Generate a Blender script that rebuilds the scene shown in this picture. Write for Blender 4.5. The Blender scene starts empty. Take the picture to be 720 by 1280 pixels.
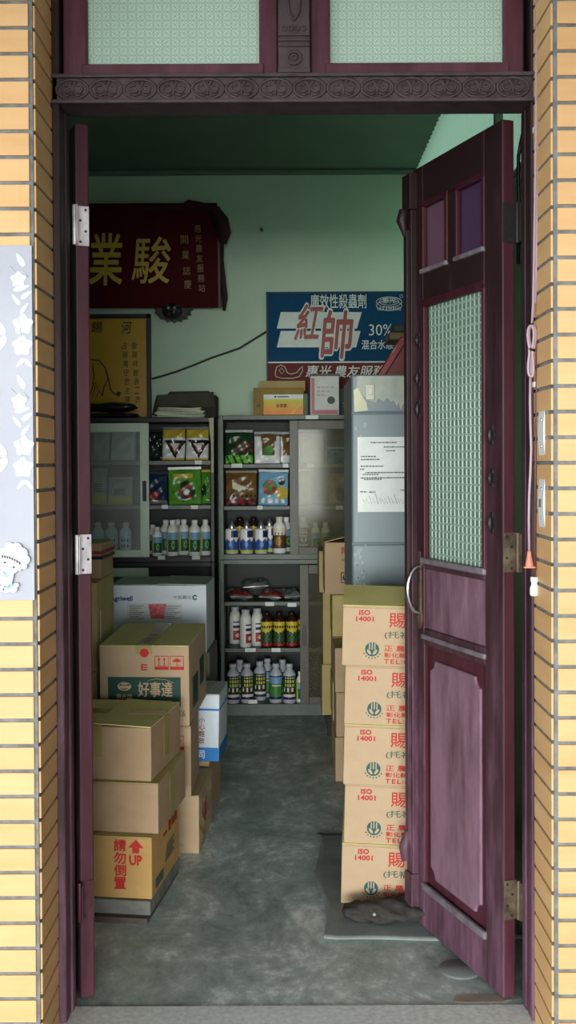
import bpy, bmesh, math, random
from mathutils import Vector, Matrix, Euler
random.seed(7)
C = bpy.context.scene.collection
SC = bpy.context.scene
R = math.radians
PI = math.pi

# ------------------------------------------------------------------ camera, light, exposure
H = 1.43
F = 1350.0
cam = bpy.data.cameras.new('camera')
cam.sensor_fit = 'VERTICAL'
cam.sensor_height = 24.0
cam.lens = F / 1280 * 24
cam.shift_y = -42 / 1280
cam.clip_start = 0.05
co = bpy.data.objects.new('camera', cam)
C.objects.link(co)
ROT = Euler((R(90 - 0.85), 0, 0)).to_matrix() @ Matrix.Rotation(R(-0.28), 3, 'Z')
co.matrix_world = Matrix.Translation((0, 0, H)) @ ROT.to_4x4()
SC.camera = co


def W(px, py, Y):
    """point of the place seen at a picture position, at distance Y in front of the camera"""
    d = ROT @ Vector(((px - 360) / F, -(py - 598) / F, -1))
    t = Y / d.y
    return Vector((d.x * t, Y, H + d.z * t))


def fl(px, py, z=0.0):
    d = ROT @ Vector(((px - 360) / F, -(py - 598) / F, -1))
    t = (z - H) / d.z
    return Vector((d.x * t, d.y * t, z))


w = bpy.data.worlds.new('sky')
SC.world = w
w.use_nodes = True
nt = w.node_tree
bg = nt.nodes['Background']
bg.inputs[0].default_value = (0.86, 0.93, 1.0, 1)
bg.inputs[1].default_value = 6.5


def area(name, loc, target, sx, sy, power, col=(1, 1, 1)):
    l = bpy.data.lights.new(name, 'AREA')
    l.shape = 'RECTANGLE'
    l.size, l.size_y, l.energy, l.color = sx, sy, power, col
    o = bpy.data.objects.new(name, l)
    C.objects.link(o)
    o.location = loc
    o.rotation_euler = (Vector(target) - Vector(loc)).to_track_quat('-Z', 'Y').to_euler()
    return o


area('street_daylight', (-1.9, -14.0, 1.55), (0.1, 4.5, 1.25), 8.6, 3.1, 5400, (0.985, 1.0, 0.965))
vs = SC.view_settings
vs.view_transform = 'Standard'
vs.look = 'None'
vs.gamma = 1
vs.use_curve_mapping = False
vs.exposure = -0.78


# ------------------------------------------------------------------ materials
def lin(c):
    c = c / 255
    return c / 12.92 if c <= 0.04045 else ((c + 0.055) / 1.055) ** 2.4


def rgb(c):
    return (lin(c[0]), lin(c[1]), lin(c[2]), 1)


MATS = {}


def nodes_of(name):
    m = bpy.data.materials.new(name)
    m.use_nodes = True
    t = m.node_tree
    return m, t, t.nodes['Principled BSDF'], t.nodes['Material Output']


def noise(t, scale, detail=4, rough=0.6, stretch=(1, 1, 1)):
    tc = t.nodes.new('ShaderNodeTexCoord')
    mp = t.nodes.new('ShaderNodeMapping')
    mp.inputs['Scale'].default_value = stretch
    n = t.nodes.new('ShaderNodeTexNoise')
    n.inputs['Scale'].default_value = scale
    n.inputs['Detail'].default_value = detail
    n.inputs['Roughness'].default_value = rough
    t.links.new(tc.outputs['Object'], mp.inputs['Vector'])
    t.links.new(mp.outputs['Vector'], n.inputs['Vector'])
    return n


def ramp(t, src, stops):
    r = t.nodes.new('ShaderNodeValToRGB')
    e = r.color_ramp.elements
    while len(e) > 1:
        e.remove(e[-1])
    e[0].position, e[0].color = stops[0][0], stops[0][1]
    for p, c in stops[1:]:
        x = e.new(p)
        x.color = c
    t.links.new(src, r.inputs['Fac'])
    return r


def M(name, c, rough=0.6, c2=None, scale=8, stretch=(1, 1, 1), metal=0, bump=0, lo=0.35, hi=0.65, spec=0.4,
      coat=0, detail=5):
    """painted or printed surface with an optional second, blotchy colour"""
    if name in MATS:
        return MATS[name]
    m, t, b, o = nodes_of(name)
    b.inputs['Base Color'].default_value = rgb(c)
    b.inputs['Roughness'].default_value = rough
    b.inputs['Metallic'].default_value = metal
    b.inputs['Specular IOR Level'].default_value = spec
    b.inputs['Coat Weight'].default_value = coat
    if c2 is None:
        c2 = tuple(min(255, v * 0.93) for v in c)
    n = noise(t, scale, detail, 0.62, stretch)
    r = ramp(t, n.outputs['Fac'], [(lo, rgb(c)), (hi, rgb(c2))])
    t.links.new(r.outputs['Color'], b.inputs['Base Color'])
    if bump:
        bp = t.nodes.new('ShaderNodeBump')
        bp.inputs['Strength'].default_value = bump
        bp.inputs['Distance'].default_value = 0.004
        t.links.new(n.outputs['Fac'], bp.inputs['Height'])
        t.links.new(bp.outputs['Normal'], b.inputs['Normal'])
    MATS[name] = m
    return m


def clear_glass(name, tint, dust, dustcol):
    m, t, b, o = nodes_of(name)
    t.nodes.remove(b)
    tr = t.nodes.new('ShaderNodeBsdfTransparent')
    tr.inputs[0].default_value = rgb(tint)
    gl = t.nodes.new('ShaderNodeBsdfGlossy')
    gl.inputs['Roughness'].default_value = 0.12
    df = t.nodes.new('ShaderNodeBsdfDiffuse')
    df.inputs[0].default_value = rgb(dustcol)
    fr = t.nodes.new('ShaderNodeFresnel')
    fr.inputs[0].default_value = 1.2
    m1 = t.nodes.new('ShaderNodeMixShader')
    m2 = t.nodes.new('ShaderNodeMixShader')
    n = noise(t, 5, 6, 0.7, (1, 1, 0.35))
    r = ramp(t, n.outputs['Fac'], [(0.3, (dust * 0.6,) * 3 + (1,)), (0.75, (min(1, dust * 1.7),) * 3 + (1,))])
    t.links.new(fr.outputs[0], m1.inputs[0])
    t.links.new(tr.outputs[0], m1.inputs[1])
    t.links.new(gl.outputs[0], m1.inputs[2])
    t.links.new(r.outputs['Color'], m2.inputs[0])
    t.links.new(m1.outputs[0], m2.inputs[1])
    t.links.new(df.outputs[0], m2.inputs[2])
    t.links.new(m2.outputs[0], o.inputs[0])
    return m


def cloudy_glass(name, c, trans=0.5, rough=0.25, pattern=None, c2=None):
    """pressed or painted glass that glows with the light on either side"""
    m, t, b, o = nodes_of(name)
    t.nodes.remove(b)
    df = t.nodes.new('ShaderNodeBsdfDiffuse')
    tl = t.nodes.new('ShaderNodeBsdfTranslucent')
    gl = t.nodes.new('ShaderNodeBsdfGlossy')
    gl.inputs['Roughness'].default_value = rough
    m1 = t.nodes.new('ShaderNodeMixShader')
    m1.inputs[0].default_value = trans
    m2 = t.nodes.new('ShaderNodeMixShader')
    m2.inputs[0].default_value = 0.08
    df.inputs[0].default_value = rgb(c)
    tl.inputs[0].default_value = rgb(c)
    if pattern:
        tc = t.nodes.new('ShaderNodeTexCoord')
        sp = t.nodes.new('ShaderNodeSeparateXYZ')
        t.links.new(tc.outputs['Object'], sp.inputs[0])

        def mth(op, a, bb=None):
            q = t.nodes.new('ShaderNodeMath')
            q.operation = op
            for i, v in enumerate((a, bb)):
                if v is None:
                    continue
                if isinstance(v, (int, float)):
                    q.inputs[i].default_value = v
                else:
                    t.links.new(v, q.inputs[i])
            return q.outputs[0]
        k = 2 * PI / pattern
        x, z = sp.outputs['X'], sp.outputs['Z']
        cx = mth('COSINE', mth('MULTIPLY', x, k))
        cz = mth('COSINE', mth('MULTIPLY', z, k))
        d1 = mth('COSINE', mth('MULTIPLY', mth('ADD', x, z), k * 2))
        d2 = mth('COSINE', mth('MULTIPLY', mth('SUBTRACT', x, z), k * 2))
        s = mth('ADD', mth('MULTIPLY', cx, cz), mth('MULTIPLY', mth('MULTIPLY', d1, d2), 0.9))
        s = mth('COSINE', mth('MULTIPLY', s, 5.0))
        f = mth('ADD', mth('MULTIPLY', s, 0.5), 0.5)
        rr = ramp(t, f, [(0.0, rgb(c2 or c)), (1.0, rgb(c))])
        t.links.new(rr.outputs[0], df.inputs[0])
        t.links.new(rr.outputs[0], tl.inputs[0])
        bp = t.nodes.new('ShaderNodeBump')
        bp.inputs['Strength'].default_value = 0.6
        bp.inputs['Distance'].default_value = 0.003
        t.links.new(f, bp.inputs['Height'])
        for q in (df, gl):
            t.links.new(bp.outputs[0], q.inputs['Normal'])
    t.links.new(df.outputs[0], m1.inputs[1])
    t.links.new(tl.outputs[0], m1.inputs[2])
    t.links.new(m1.outputs[0], m2.inputs[1])
    t.links.new(gl.outputs[0], m2.inputs[2])
    t.links.new(m2.outputs[0], o.inputs[0])
    return m


# maroon paint gone chalky: streaks along the grain of a long vertical member
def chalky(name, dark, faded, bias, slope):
    """old chalky paint, streaked and paler towards the ground"""
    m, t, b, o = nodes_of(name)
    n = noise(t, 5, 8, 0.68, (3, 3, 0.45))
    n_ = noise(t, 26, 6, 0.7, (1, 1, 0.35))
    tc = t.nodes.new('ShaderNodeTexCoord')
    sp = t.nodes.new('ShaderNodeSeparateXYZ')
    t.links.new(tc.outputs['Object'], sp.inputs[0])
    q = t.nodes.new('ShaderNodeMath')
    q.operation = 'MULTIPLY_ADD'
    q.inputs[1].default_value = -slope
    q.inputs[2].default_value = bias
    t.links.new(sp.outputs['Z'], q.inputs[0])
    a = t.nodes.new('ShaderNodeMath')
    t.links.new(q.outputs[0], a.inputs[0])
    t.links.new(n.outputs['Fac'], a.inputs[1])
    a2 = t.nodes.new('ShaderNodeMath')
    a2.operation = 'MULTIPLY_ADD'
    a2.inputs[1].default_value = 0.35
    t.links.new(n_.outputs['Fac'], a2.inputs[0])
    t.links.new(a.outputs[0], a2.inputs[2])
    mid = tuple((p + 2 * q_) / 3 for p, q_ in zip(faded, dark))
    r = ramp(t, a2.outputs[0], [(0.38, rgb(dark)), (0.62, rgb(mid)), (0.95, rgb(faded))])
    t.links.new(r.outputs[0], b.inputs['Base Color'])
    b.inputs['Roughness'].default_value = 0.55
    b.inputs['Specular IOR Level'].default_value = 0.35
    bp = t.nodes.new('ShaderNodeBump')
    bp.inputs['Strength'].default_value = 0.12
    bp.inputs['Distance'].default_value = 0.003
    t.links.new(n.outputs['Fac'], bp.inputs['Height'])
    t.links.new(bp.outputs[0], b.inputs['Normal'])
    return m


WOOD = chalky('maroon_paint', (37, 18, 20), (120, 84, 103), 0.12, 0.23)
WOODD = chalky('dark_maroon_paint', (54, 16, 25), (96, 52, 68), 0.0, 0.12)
WOODP = chalky('faded_maroon_paint', (60, 34, 42), (132, 102, 116), 0.24, 0.15)
WOODH = M('old_carved_wood', (50, 38, 40), 0.65, (74, 60, 64), 18, lo=0.3, hi=0.7, bump=0.15)
GREYW = M('weathered_bead', (128, 122, 126), 0.6, (90, 76, 84), 12, (1, 1, 1))
TILE = M('ochre_tile', (218, 176, 124), 0.5, (206, 160, 106), 3, (1, 1, 5), lo=0.3, hi=0.7, spec=0.3)
GROUT = M('grey_grout', (128, 130, 130), 0.9, (98, 100, 100), 30)
WALLG = M('green_wall_paint', (192, 214, 190), 0.7, (178, 200, 174), 1.6, (1, 1, 1.2), lo=0.35, hi=0.7, bump=0.03)
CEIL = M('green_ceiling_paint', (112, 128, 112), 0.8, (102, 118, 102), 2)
PLAIN = M('arcade_plaster', (196, 198, 196), 0.8)
BLACK = M('black_plastic', (18, 18, 19), 0.4)
BLACKM = M('black_steel', (22, 23, 22), 0.45, (34, 34, 32), 6)
STEEL = M('grey_steel', (88, 98, 90), 0.45, (72, 80, 72), 7, lo=0.4, hi=0.7)
OLIVED = M('olive_door_paint', (84, 84, 66), 0.45, (66, 64, 48), 8, lo=0.4, hi=0.7)
PALED = M('pale_green_door_paint', (214, 226, 210), 0.45, (196, 208, 192), 6)
CHROME = M('chrome', (200, 200, 205), 0.18, metal=1)
HINGE = M('scuffed_hinge_steel', (205, 200, 202), 0.45, (170, 160, 165), 20, metal=0.25)
HINGED = M('rusty_hinge_brass', (112, 98, 78), 0.5, (66, 52, 46), 26, metal=0.3)
IRON = M('black_iron', (30, 24, 26), 0.55)
WHITE = M('white_plastic', (232, 232, 226), 0.35)
WHITEL = M('white_paper', (226, 230, 226), 0.75)
RED = M('red_ink', (190, 38, 34), 0.65)
DRED = M('dark_red_ink', (150, 34, 36), 0.65)
INK = M('black_ink', (34, 32, 30), 0.65)
GRINK = M('green_ink', (22, 84, 80), 0.65)
GRINKT = M('grey_green_ink', (74, 96, 84), 0.65)
DGRN = M('dark_green_print', (18, 66, 56), 0.6)
BLUEP = M('blue_print', (22, 120, 196), 0.55)
NAVY = M('navy_ink', (28, 44, 110), 0.6)
CARD = M('kraft_cardboard', (172, 146, 114), 0.8, (161, 135, 103), 5, (1, 1, 1), bump=0.03)
CARDP = M('pale_kraft_cardboard', (184, 159, 128), 0.8, (173, 148, 117), 4, bump=0.03)
CARDY = M('yellow_kraft_cardboard', (192, 154, 94), 0.8, (180, 142, 84), 4, bump=0.03)
CARDO = M('bounce_lit_kraft', (178, 160, 106), 0.8, (164, 146, 94), 4, bump=0.03)  # olive tint stands in for green light bounced off walls and ceiling
CARDW = M('white_carton_board', (214, 222, 226), 0.7, (202, 210, 214), 4)
CARDG = M('grey_carton_board', (120, 118, 108), 0.8, (100, 98, 90), 4)
CARDD = M('dark_carton_board', (52, 48, 40), 0.8, (40, 36, 30), 6)
TAPE = M('brown_packing_tape', (176, 140, 84), 0.25, (160, 124, 70), 9, spec=0.6)
TAPEO = M('olive_packing_tape', (168, 152, 92), 0.25, (150, 134, 76), 9, spec=0.6)
CLEAR = clear_glass('dusty_glare_glass', (248, 251, 249), 0.14, (240, 246, 243))  # dust, whitened further to stand in for daylight reflected in the pane
CLEARD = clear_glass('grimy_clear_glass', (225, 225, 212), 0.07, (190, 186, 160))
PRESSED = cloudy_glass('pressed_floral_glass', (234, 250, 238), 0.42, 0.25, 0.044, (184, 220, 196))
GRIDG = cloudy_glass('grid_glass', (132, 156, 140), 0.45, 0.12)
GRIDL = cloudy_glass('grid_glass_ridge', (178, 202, 186), 0.45, 0.12)
MAUVE = cloudy_glass('mauve_painted_glass', (122, 88, 104), 0.3, 0.2)
VIOLET = cloudy_glass('violet_painted_glass', (84, 60, 92), 0.3, 0.2)


# ------------------------------------------------------------------ mesh helpers
class MB:
    def __init__(s):
        s.bm = bmesh.new()

    def box(s, x0, x1, y0, y1, z0, z1, m=0, mat=None):
        v = [s.bm.verts.new(p) for p in ((x0, y0, z0), (x1, y0, z0), (x1, y1, z0), (x0, y1, z0),
                                          (x0, y0, z1), (x1, y0, z1), (x1, y1, z1), (x0, y1, z1))]
        if mat:
            for q in v:
                q.co = mat @ q.co
        for f in ((0, 3, 2, 1), (4, 5, 6, 7), (0, 1, 5, 4), (1, 2, 6, 5), (2, 3, 7, 6), (3, 0, 4, 7)):
            s.bm.faces.new([v[i] for i in f]).material_index = m
        return s

    def prism(s, pts, y0, y1, m=0, mat=None):
        """outline in the x-z plane given depth from y0 (front) to y1"""
        a = [s.bm.verts.new((p[0], y0, p[1])) for p in pts]
        b = [s.bm.verts.new((p[0], y1, p[1])) for p in pts]
        if mat:
            for q in a + b:
                q.co = mat @ q.co
        n = len(pts)
        fs = [s.bm.faces.new(a), s.bm.faces.new(b[::-1])]
        for i in range(n):
            fs.append(s.bm.faces.new((a[i], b[i], b[(i + 1) % n], a[(i + 1) % n])))
        for f in fs:
            f.material_index = m
        return s

    def tube(s, pts, r, n=8, m=0, closed=False, cap=True):
        pts = [Vector(p) for p in pts]
        k = len(pts)
        rr = r if isinstance(r, (list, tuple)) else [r] * k
        rings = []
        up = None
        for i, p in enumerate(pts):
            if closed:
                d = pts[(i + 1) % k] - pts[i - 1]
            else:
                d = pts[min(i + 1, k - 1)] - pts[max(i - 1, 0)]
            d.normalize()
            if up is None:
                up = Vector((0, 0, 1)) if abs(d.z) < 0.9 else Vector((0, 1, 0))
            a = d.cross(up)
            if a.length < 1e-6:
                a = d.orthogonal()
            a.normalize()
            up = a.cross(d)
            up.normalize()
            rings.append([s.bm.verts.new(p + (a * math.cos(2 * PI * j / n) + up * math.sin(2 * PI * j / n)) * rr[i])
                          for j in range(n)])
        for i in range(k if closed else k - 1):
            A, B = rings[i], rings[(i + 1) % k]
            for j in range(n):
                f = s.bm.faces.new((A[j], A[(j + 1) % n], B[(j + 1) % n], B[j]))
                f.material_index = m
                f.smooth = True
        if cap and not closed:
            for q in (rings[0], rings[-1][::-1]):
                s.bm.faces.new(q).material_index = m
        return s

    def lathe(s, prof, n=20, m=0, c=(0, 0, 0), close=True):
        rings = []
        for r, z in prof:
            rings.append([s.bm.verts.new((c[0] + r * math.cos(2 * PI * j / n), c[1] + r * math.sin(2 * PI * j / n),
                                          c[2] + z)) for j in range(n)])
        for A, B in zip(rings, rings[1:]):
            for j in range(n):
                f = s.bm.faces.new((A[j], A[(j + 1) % n], B[(j + 1) % n], B[j]))
                f.material_index = m
                f.smooth = True
        if close:
            s.bm.faces.new(rings[0][::-1]).material_index = m
            s.bm.faces.new(rings[-1]).material_index = m
        return s

    def grid(s, fn, nu, nv, mfn=None, smooth=True):
        g = [[s.bm.verts.new(fn(i / nu, j / nv)) for j in range(nv + 1)] for i in range(nu + 1)]
        for i in range(nu):
            for j in range(nv):
                f = s.bm.faces.new((g[i][j], g[i + 1][j], g[i + 1][j + 1], g[i][j + 1]))
                f.smooth = smooth
                if mfn:
                    f.material_index = mfn((i + 0.5) / nu, (j + 0.5) / nv)
        return g

    def build(s, name, mats, parent=None, bevel=0, label=None, seg=2, recalc=True, rel=None):
        if rel is not None:
            bmesh.ops.translate(s.bm, verts=s.bm.verts, vec=-Vector(rel))
        if recalc:
            bmesh.ops.recalc_face_normals(s.bm, faces=s.bm.faces)
        me = bpy.data.meshes.new(name)
        s.bm.to_mesh(me)
        s.bm.free()
        for q in (mats if isinstance(mats, (list, tuple)) else [mats]):
            me.materials.append(q)
        o = bpy.data.objects.new(name, me)
        C.objects.link(o)
        if parent:
            o.parent = parent
        if bevel:
            b = o.modifiers.new('bevel', 'BEVEL')
            b.width = bevel
            b.segments = seg
            b.limit_method = 'ANGLE'
        if label:
            o['label'] = label
        return o


def tag(o, label, cat, group=None, kind=None):
    o['label'] = label
    o['category'] = cat
    if group:
        o['group'] = group
    if kind:
        o['kind'] = kind
    return o


def thing(name, label, cat, loc=(0, 0, 0), rot=(0, 0, 0), group=None, kind=None):
    o = bpy.data.objects.new(name, None)
    o.empty_display_size = 0.05
    C.objects.link(o)
    o.location = loc
    o.rotation_euler = rot
    return tag(o, label, cat, group, kind)


def struct(o, label=None, cat=None):
    o['kind'] = 'structure'
    if label:
        o['label'] = label
        o['category'] = cat
    return o


def copy_tree(o, parent=None):
    c = o.copy()
    C.objects.link(c)
    if parent:
        c.parent = parent
    for ch in [x for x in bpy.data.objects if x.parent == o]:
        copy_tree(ch, c)
    return c


def text_mesh(s, offset=0.0, shear=0.0, space=1.0, line=1.0, align='LEFT'):
    cu = bpy.data.curves.new('lettering', 'FONT')
    cu.body = s
    cu.offset = offset
    cu.shear = shear
    cu.space_character = space
    cu.space_line = line
    cu.align_x = align
    cu.resolution_u = 2
    o = bpy.data.objects.new('lettering', cu)
    C.objects.link(o)
    dg = bpy.context.evaluated_depsgraph_get()
    me = bpy.data.meshes.new_from_object(o.evaluated_get(dg))
    bpy.data.objects.remove(o)
    bpy.data.curves.remove(cu)
    return me


def letters(s, x0, x1, z0, z1, y, mat, parent, offset=0.01, shear=0.0, rz=0, M4=None, name='lettering', **k):
    """print a string into a rectangle of the local x-z plane, facing -y; offset thickens the strokes"""
    me = text_mesh(s, 0.0, shear, **k)
    vs_ = [v.co.copy() for v in me.vertices]
    if not vs_:
        raise RuntimeError('no glyphs for ' + s)
    ax, bx = min(v.x for v in vs_), max(v.x for v in vs_)
    ay, by = min(v.y for v in vs_), max(v.y for v in vs_)
    kx, kz = (x1 - x0) / (bx - ax), (z1 - z0) / (by - ay)
    fs = [tuple(p.vertices) for p in me.polygons]
    bpy.data.meshes.remove(me)
    if offset < 0.003:
        shifts = [(0, 0)]
    else:
        n_ = 4 if offset < 0.02 else 8
        shifts = [(0, 0)] + [(offset * math.cos(2 * PI * i / n_ + 0.4), offset * math.sin(2 * PI * i / n_ + 0.4)) for i in range(n_)]
    V, Fc = [], []
    for i, (dx, dz) in enumerate(shifts):
        b_ = len(V)
        for p in vs_:
            q = Vector((x0 + (p.x + dx - ax) * kx, y - 0.00006 * i, z0 + (p.y + dz - ay) * kz))
            V.append(M4 @ q if M4 else q)
        Fc += [tuple(b_ + j for j in f) for f in fs]
    me = bpy.data.meshes.new(name)
    me.from_pydata(V, [], Fc)
    me.materials.append(mat)
    o = bpy.data.objects.new(name, me)
    C.objects.link(o)
    o.parent = parent
    return o


def disc(r, n=24, c=(0, 0), sx=1.0, a0=0.0, a1=2 * PI):
    full = abs(a1 - a0 - 2 * PI) < 1e-6
    k = n if full else n + 1
    return [(c[0] + sx * r * math.cos(a0 + (a1 - a0) * i / n), c[1] + r * math.sin(a0 + (a1 - a0) * i / n))
            for i in range(k)]


def rrect(x0, x1, z0, z1, r, n=4):
    p = []
    for cx, cz, a in ((x1 - r, z0 + r, -90), (x1 - r, z1 - r, 0), (x0 + r, z1 - r, 90), (x0 + r, z0 + r, 180)):
        for i in range(n + 1):
            t = R(a + 90 * i / n)
            p.append((cx + r * math.cos(t), cz + r * math.sin(t)))
    return p


# ------------------------------------------------------------------ the setting: room shell
YT, YF, YR = 2.54, 2.73, 2.83            # tile face, front and back of the door frame
XL, XR = -0.5945, 0.627                  # faces of the tiled reveals
ROOMX0, ROOMX1, YB, ZC = -1.9, 0.75, 6.5, 3.18

m, t, b, o = nodes_of('scuffed_concrete')
n1 = noise(t, 3.0, 12, 0.72, (1, 0.8, 1))
n1.inputs['Distortion'].default_value = 0.9
n2 = noise(t, 9, 8, 0.75, (1, 0.6, 1))
n2.inputs['Distortion'].default_value = 1.6
n3 = noise(t, 26, 6, 0.7, (1, 0.6, 1))
mx = t.nodes.new('ShaderNodeMath')
mx.operation = 'MULTIPLY_ADD'
mx.inputs[1].default_value = 0.53
t.links.new(n1.outputs['Fac'], mx.inputs[0])
mx2 = t.nodes.new('ShaderNodeMath')
mx2.operation = 'MULTIPLY'
mx2.inputs[1].default_value = 0.25
t.links.new(n2.outputs['Fac'], mx2.inputs[0])
mx3 = t.nodes.new('ShaderNodeMath')
mx3.operation = 'MULTIPLY_ADD'
mx3.inputs[1].default_value = 0.22
t.links.new(n3.outputs['Fac'], mx3.inputs[0])
t.links.new(mx2.outputs[0], mx3.inputs[2])
t.links.new(mx3.outputs[0], mx.inputs[2])
r1 = ramp(t, mx.outputs[0], [(0.34, rgb((84, 96, 92))), (0.44, rgb((142, 158, 152))), (0.52, rgb((176, 190, 184))),
                             (0.60, rgb((236, 243, 239)))])
t.links.new(r1.outputs[0], b.inputs['Base Color'])
r2 = ramp(t, n3.outputs['Fac'], [(0.3, (0.32,) * 3 + (1,)), (0.7, (0.7,) * 3 + (1,))])
t.links.new(r2.outputs[0], b.inputs['Roughness'])
bp = t.nodes.new('ShaderNodeBump')
bp.inputs['Strength'].default_value = 0.12
bp.inputs['Distance'].default_value = 0.006
t.links.new(n2.outputs['Fac'], bp.inputs['Height'])
t.links.new(bp.outputs[0], b.inputs['Normal'])
CONC = m
SILLM = M('terrazzo_sill', (226, 231, 228), 0.6, (190, 196, 190), 70, lo=0.3, hi=0.7)

struct(MB().box(ROOMX0 - 0.1, ROOMX1 + 0.1, 2.82, YB + 0.1, -0.1, 0.0).build('floor', CONC))
struct(MB().box(-7, 7, -14.5, 2.54, -0.25, -0.15).build('floor.001', M('arcade_paving', (150, 150, 146), 0.7)))
struct(MB().box(-0.62, 0.66, 2.40, 2.82, -0.15, 0.004).build('trim_1', SILLM, bevel=0.006))
struct(MB().box(ROOMX0, ROOMX1 + 0.12, YB, YB + 0.1, 0, ZC).build('wall_back', WALLG))
struct(MB().box(ROOMX0 - 0.1, ROOMX0, 2.88, YB, 0, ZC).build('wall_left', WALLG))
ZW = 2.36
struct(MB().box(ROOMX1, ROOMX1 + 0.1, 2.88, YB, 0, ZW).build('wall_right', WALLG))
CORR = cloudy_glass('green_corrugated_sheet', (150, 186, 158), 0.27, 0.4)
wn = thing('window_3', 'translucent green sheet lighting the upper right wall', 'window', (ROOMX1 + 0.03, 4.7, ZW), kind='structure')
g_ = MB()
g_.grid(lambda u, v: Vector((0.006 * math.sin(u * 3.62 / 0.076 * 2 * PI), -1.82 + 3.62 * u, v * (ZC - ZW))), 384, 1)
g_.build('corrugated_sheet', CORR, wn, recalc=False)
g_ = MB()
g_.box(-0.03, 0.06, -1.82, 1.8, -0.002, 0.03)
g_.box(-0.03, 0.0, -0.80, -0.77, 0.03, ZC - ZW - 0.02)
g_.build('sheet_frame', M('green_painted_batten', (112, 134, 112), 0.6), wn, bevel=0.003)
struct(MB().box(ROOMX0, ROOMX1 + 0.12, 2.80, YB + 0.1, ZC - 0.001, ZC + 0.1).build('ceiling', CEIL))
# shallow cornice where ceiling meets the back wall
struct(MB().box(ROOMX0, ROOMX1 + 0.02, YB - 0.035, YB, ZC - 0.03, ZC - 0.003).build('trim_2', CEIL, bevel=0.006))

# tiled front walls: core in grout with every tile standing proud
PITCH = 0.0602
ZJ = W(20, 34.5, YT).z                   # a joint seen near the top left


def tiled(name, x0, x1, corner_x, sgn):
    g = MB().box(x0, x1, YT + 0.006, 2.88, -0.15, 3.6).build(name, GROUT)
    struct(g)
    tl = MB()
    k0 = -int((ZJ + 0.15) / PITCH)
    ln = 0.232
    for k in range(k0, 16):
        z0 = ZJ + k * PITCH + 0.0042
        z1 = ZJ + (k + 1) * PITCH - 0.0042
        x = corner_x - sgn * 0.008
        while x0 < x < x1 or (sgn > 0 and x > x0) or (sgn < 0 and x < x1):
            xa = x - sgn * ln
            a, b_ = min(x, xa), max(x, xa)
            a, b_ = max(a, x0), min(b_, x1)
            if b_ - a < 0.01:
                break
            if b_ > -1.75 and a < 1.75:
                tl.box(a, b_, YT, YT + 0.008, z0, z1)
            x = xa - sgn * 0.008
        # the tile on the reveal
        a, b_ = sorted((corner_x - sgn * 0.003, corner_x + sgn * 0.005))
        tl.box(a, b_, YT + 0.012, YF + 0.01, z0, z1)
    tl.build('wall_tiles', TILE, g, bevel=0.0016, seg=2)
    return g


tiled('wall_front_left', -2.6, XL - 0.0, XL + 0.0, 1)
tiled('wall_front_right', XR, 2.6, XR, -1)
struct(MB().box(XL, XR, YT + 0.02, 2.88, 3.02, 3.6).build('wall_front_top', GROUT))
struct(MB().box(-5, 5, -2.2, 2.6, 3.6, 3.7).build('ceiling.001', PLAIN))
struct(MB().box(-5, 5, -2.4, -2.1, 2.08, 3.6).build('wall_shade_beam', PLAIN, bevel=0.01))  # unseen beam, added and set low to shade the upper tiles
struct(MB().box(2.9, 3.0, -2.1, 2.54, -0.15, 3.6).build('wall_light_stop_right', M('light_stop_plaster', (120, 112, 100), 0.8)))  # added end wall out of view, cuts the light from the right
struct(MB().box(-5.1, -2.6, 2.54, 2.88, -0.15, 3.6).build('wall_front_left.001', PLAIN))
struct(MB().box(2.6, 5.1, 2.54, 2.88, -0.15, 3.6).build('wall_front_right.001', PLAIN))

# ------------------------------------------------------------------ door frame with carved lintel and fanlights
XJL, XJR = -0.570, 0.614
ZL0, ZL1 = 2.335, 2.405                  # carved band
fr = thing('trim_3', 'dark maroon door frame with a carved lintel band', 'door frame', (0, YF, 0), kind='structure')
g = MB()
g.box(XL, XJL, 0.0, YR - YF, 0.0, 3.02)
g.box(XL, XJL + 0.006, 0.055, YR - YF - 0.005, 0.0, ZL0)
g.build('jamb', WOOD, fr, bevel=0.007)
g = MB()
g.box(XJR, XR, 0.0, YR - YF, 0.0, 3.02)
g.box(XJR - 0.004, XR, 0.055, YR - YF - 0.005, 0.0, ZL0)
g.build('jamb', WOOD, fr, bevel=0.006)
g = MB().box(XL + 0.001, XR - 0.001, 0.0, YR - YF, ZL0, ZL1)
g.box(XL + 0.001, XR - 0.001, -0.012, 0.0, ZL0 - 0.002, ZL0 + 0.008)
g.box(XL + 0.001, XR - 0.001, -0.012, 0.0, ZL1 - 0.008, ZL1 + 0.002)
g.build('lintel', WOODH, fr, bevel=0.003)
g = MB()
nrep = 14
for i in range(nrep):
    cx = XL + 0.014 + (i + 0.5) * (XR - XL - 0.028) / nrep
    cz = (ZL0 + ZL1) / 2
    g.tube([(cx + 0.040 * math.cos(2 * PI * j / 20), -0.001, cz + 0.0245 * math.sin(2 * PI * j / 20))
            for j in range(20)], 0.0042, 6, closed=True)
    for s in (-1, 1):
        pts = []
        for j in range(16):
            a = j / 15 * 2.2 * PI
            rr_ = 0.016 - 0.011 * j / 15
            pts.append((cx + s * (0.017 + rr_ * math.cos(a + PI * 0.6)), -0.002, cz + 0.003 + rr_ * math.sin(a + PI * 0.6)))
        g.tube(pts, 0.0034, 6)
        g.tube([(cx + s * 0.004, -0.002, cz - 0.014), (cx + s * 0.014, -0.003, cz - 0.017),
                (cx + s * 0.026, -0.002, cz - 0.010)], [0.002, 0.004, 0.0015], 6)
    g.tube([(cx, -0.001, cz - 0.018), (cx, -0.003, cz), (cx, -0.001, cz + 0.02)], [0.002, 0.004, 0.002], 6)
g.build('carved_scrolls', WOODH, fr)
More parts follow.
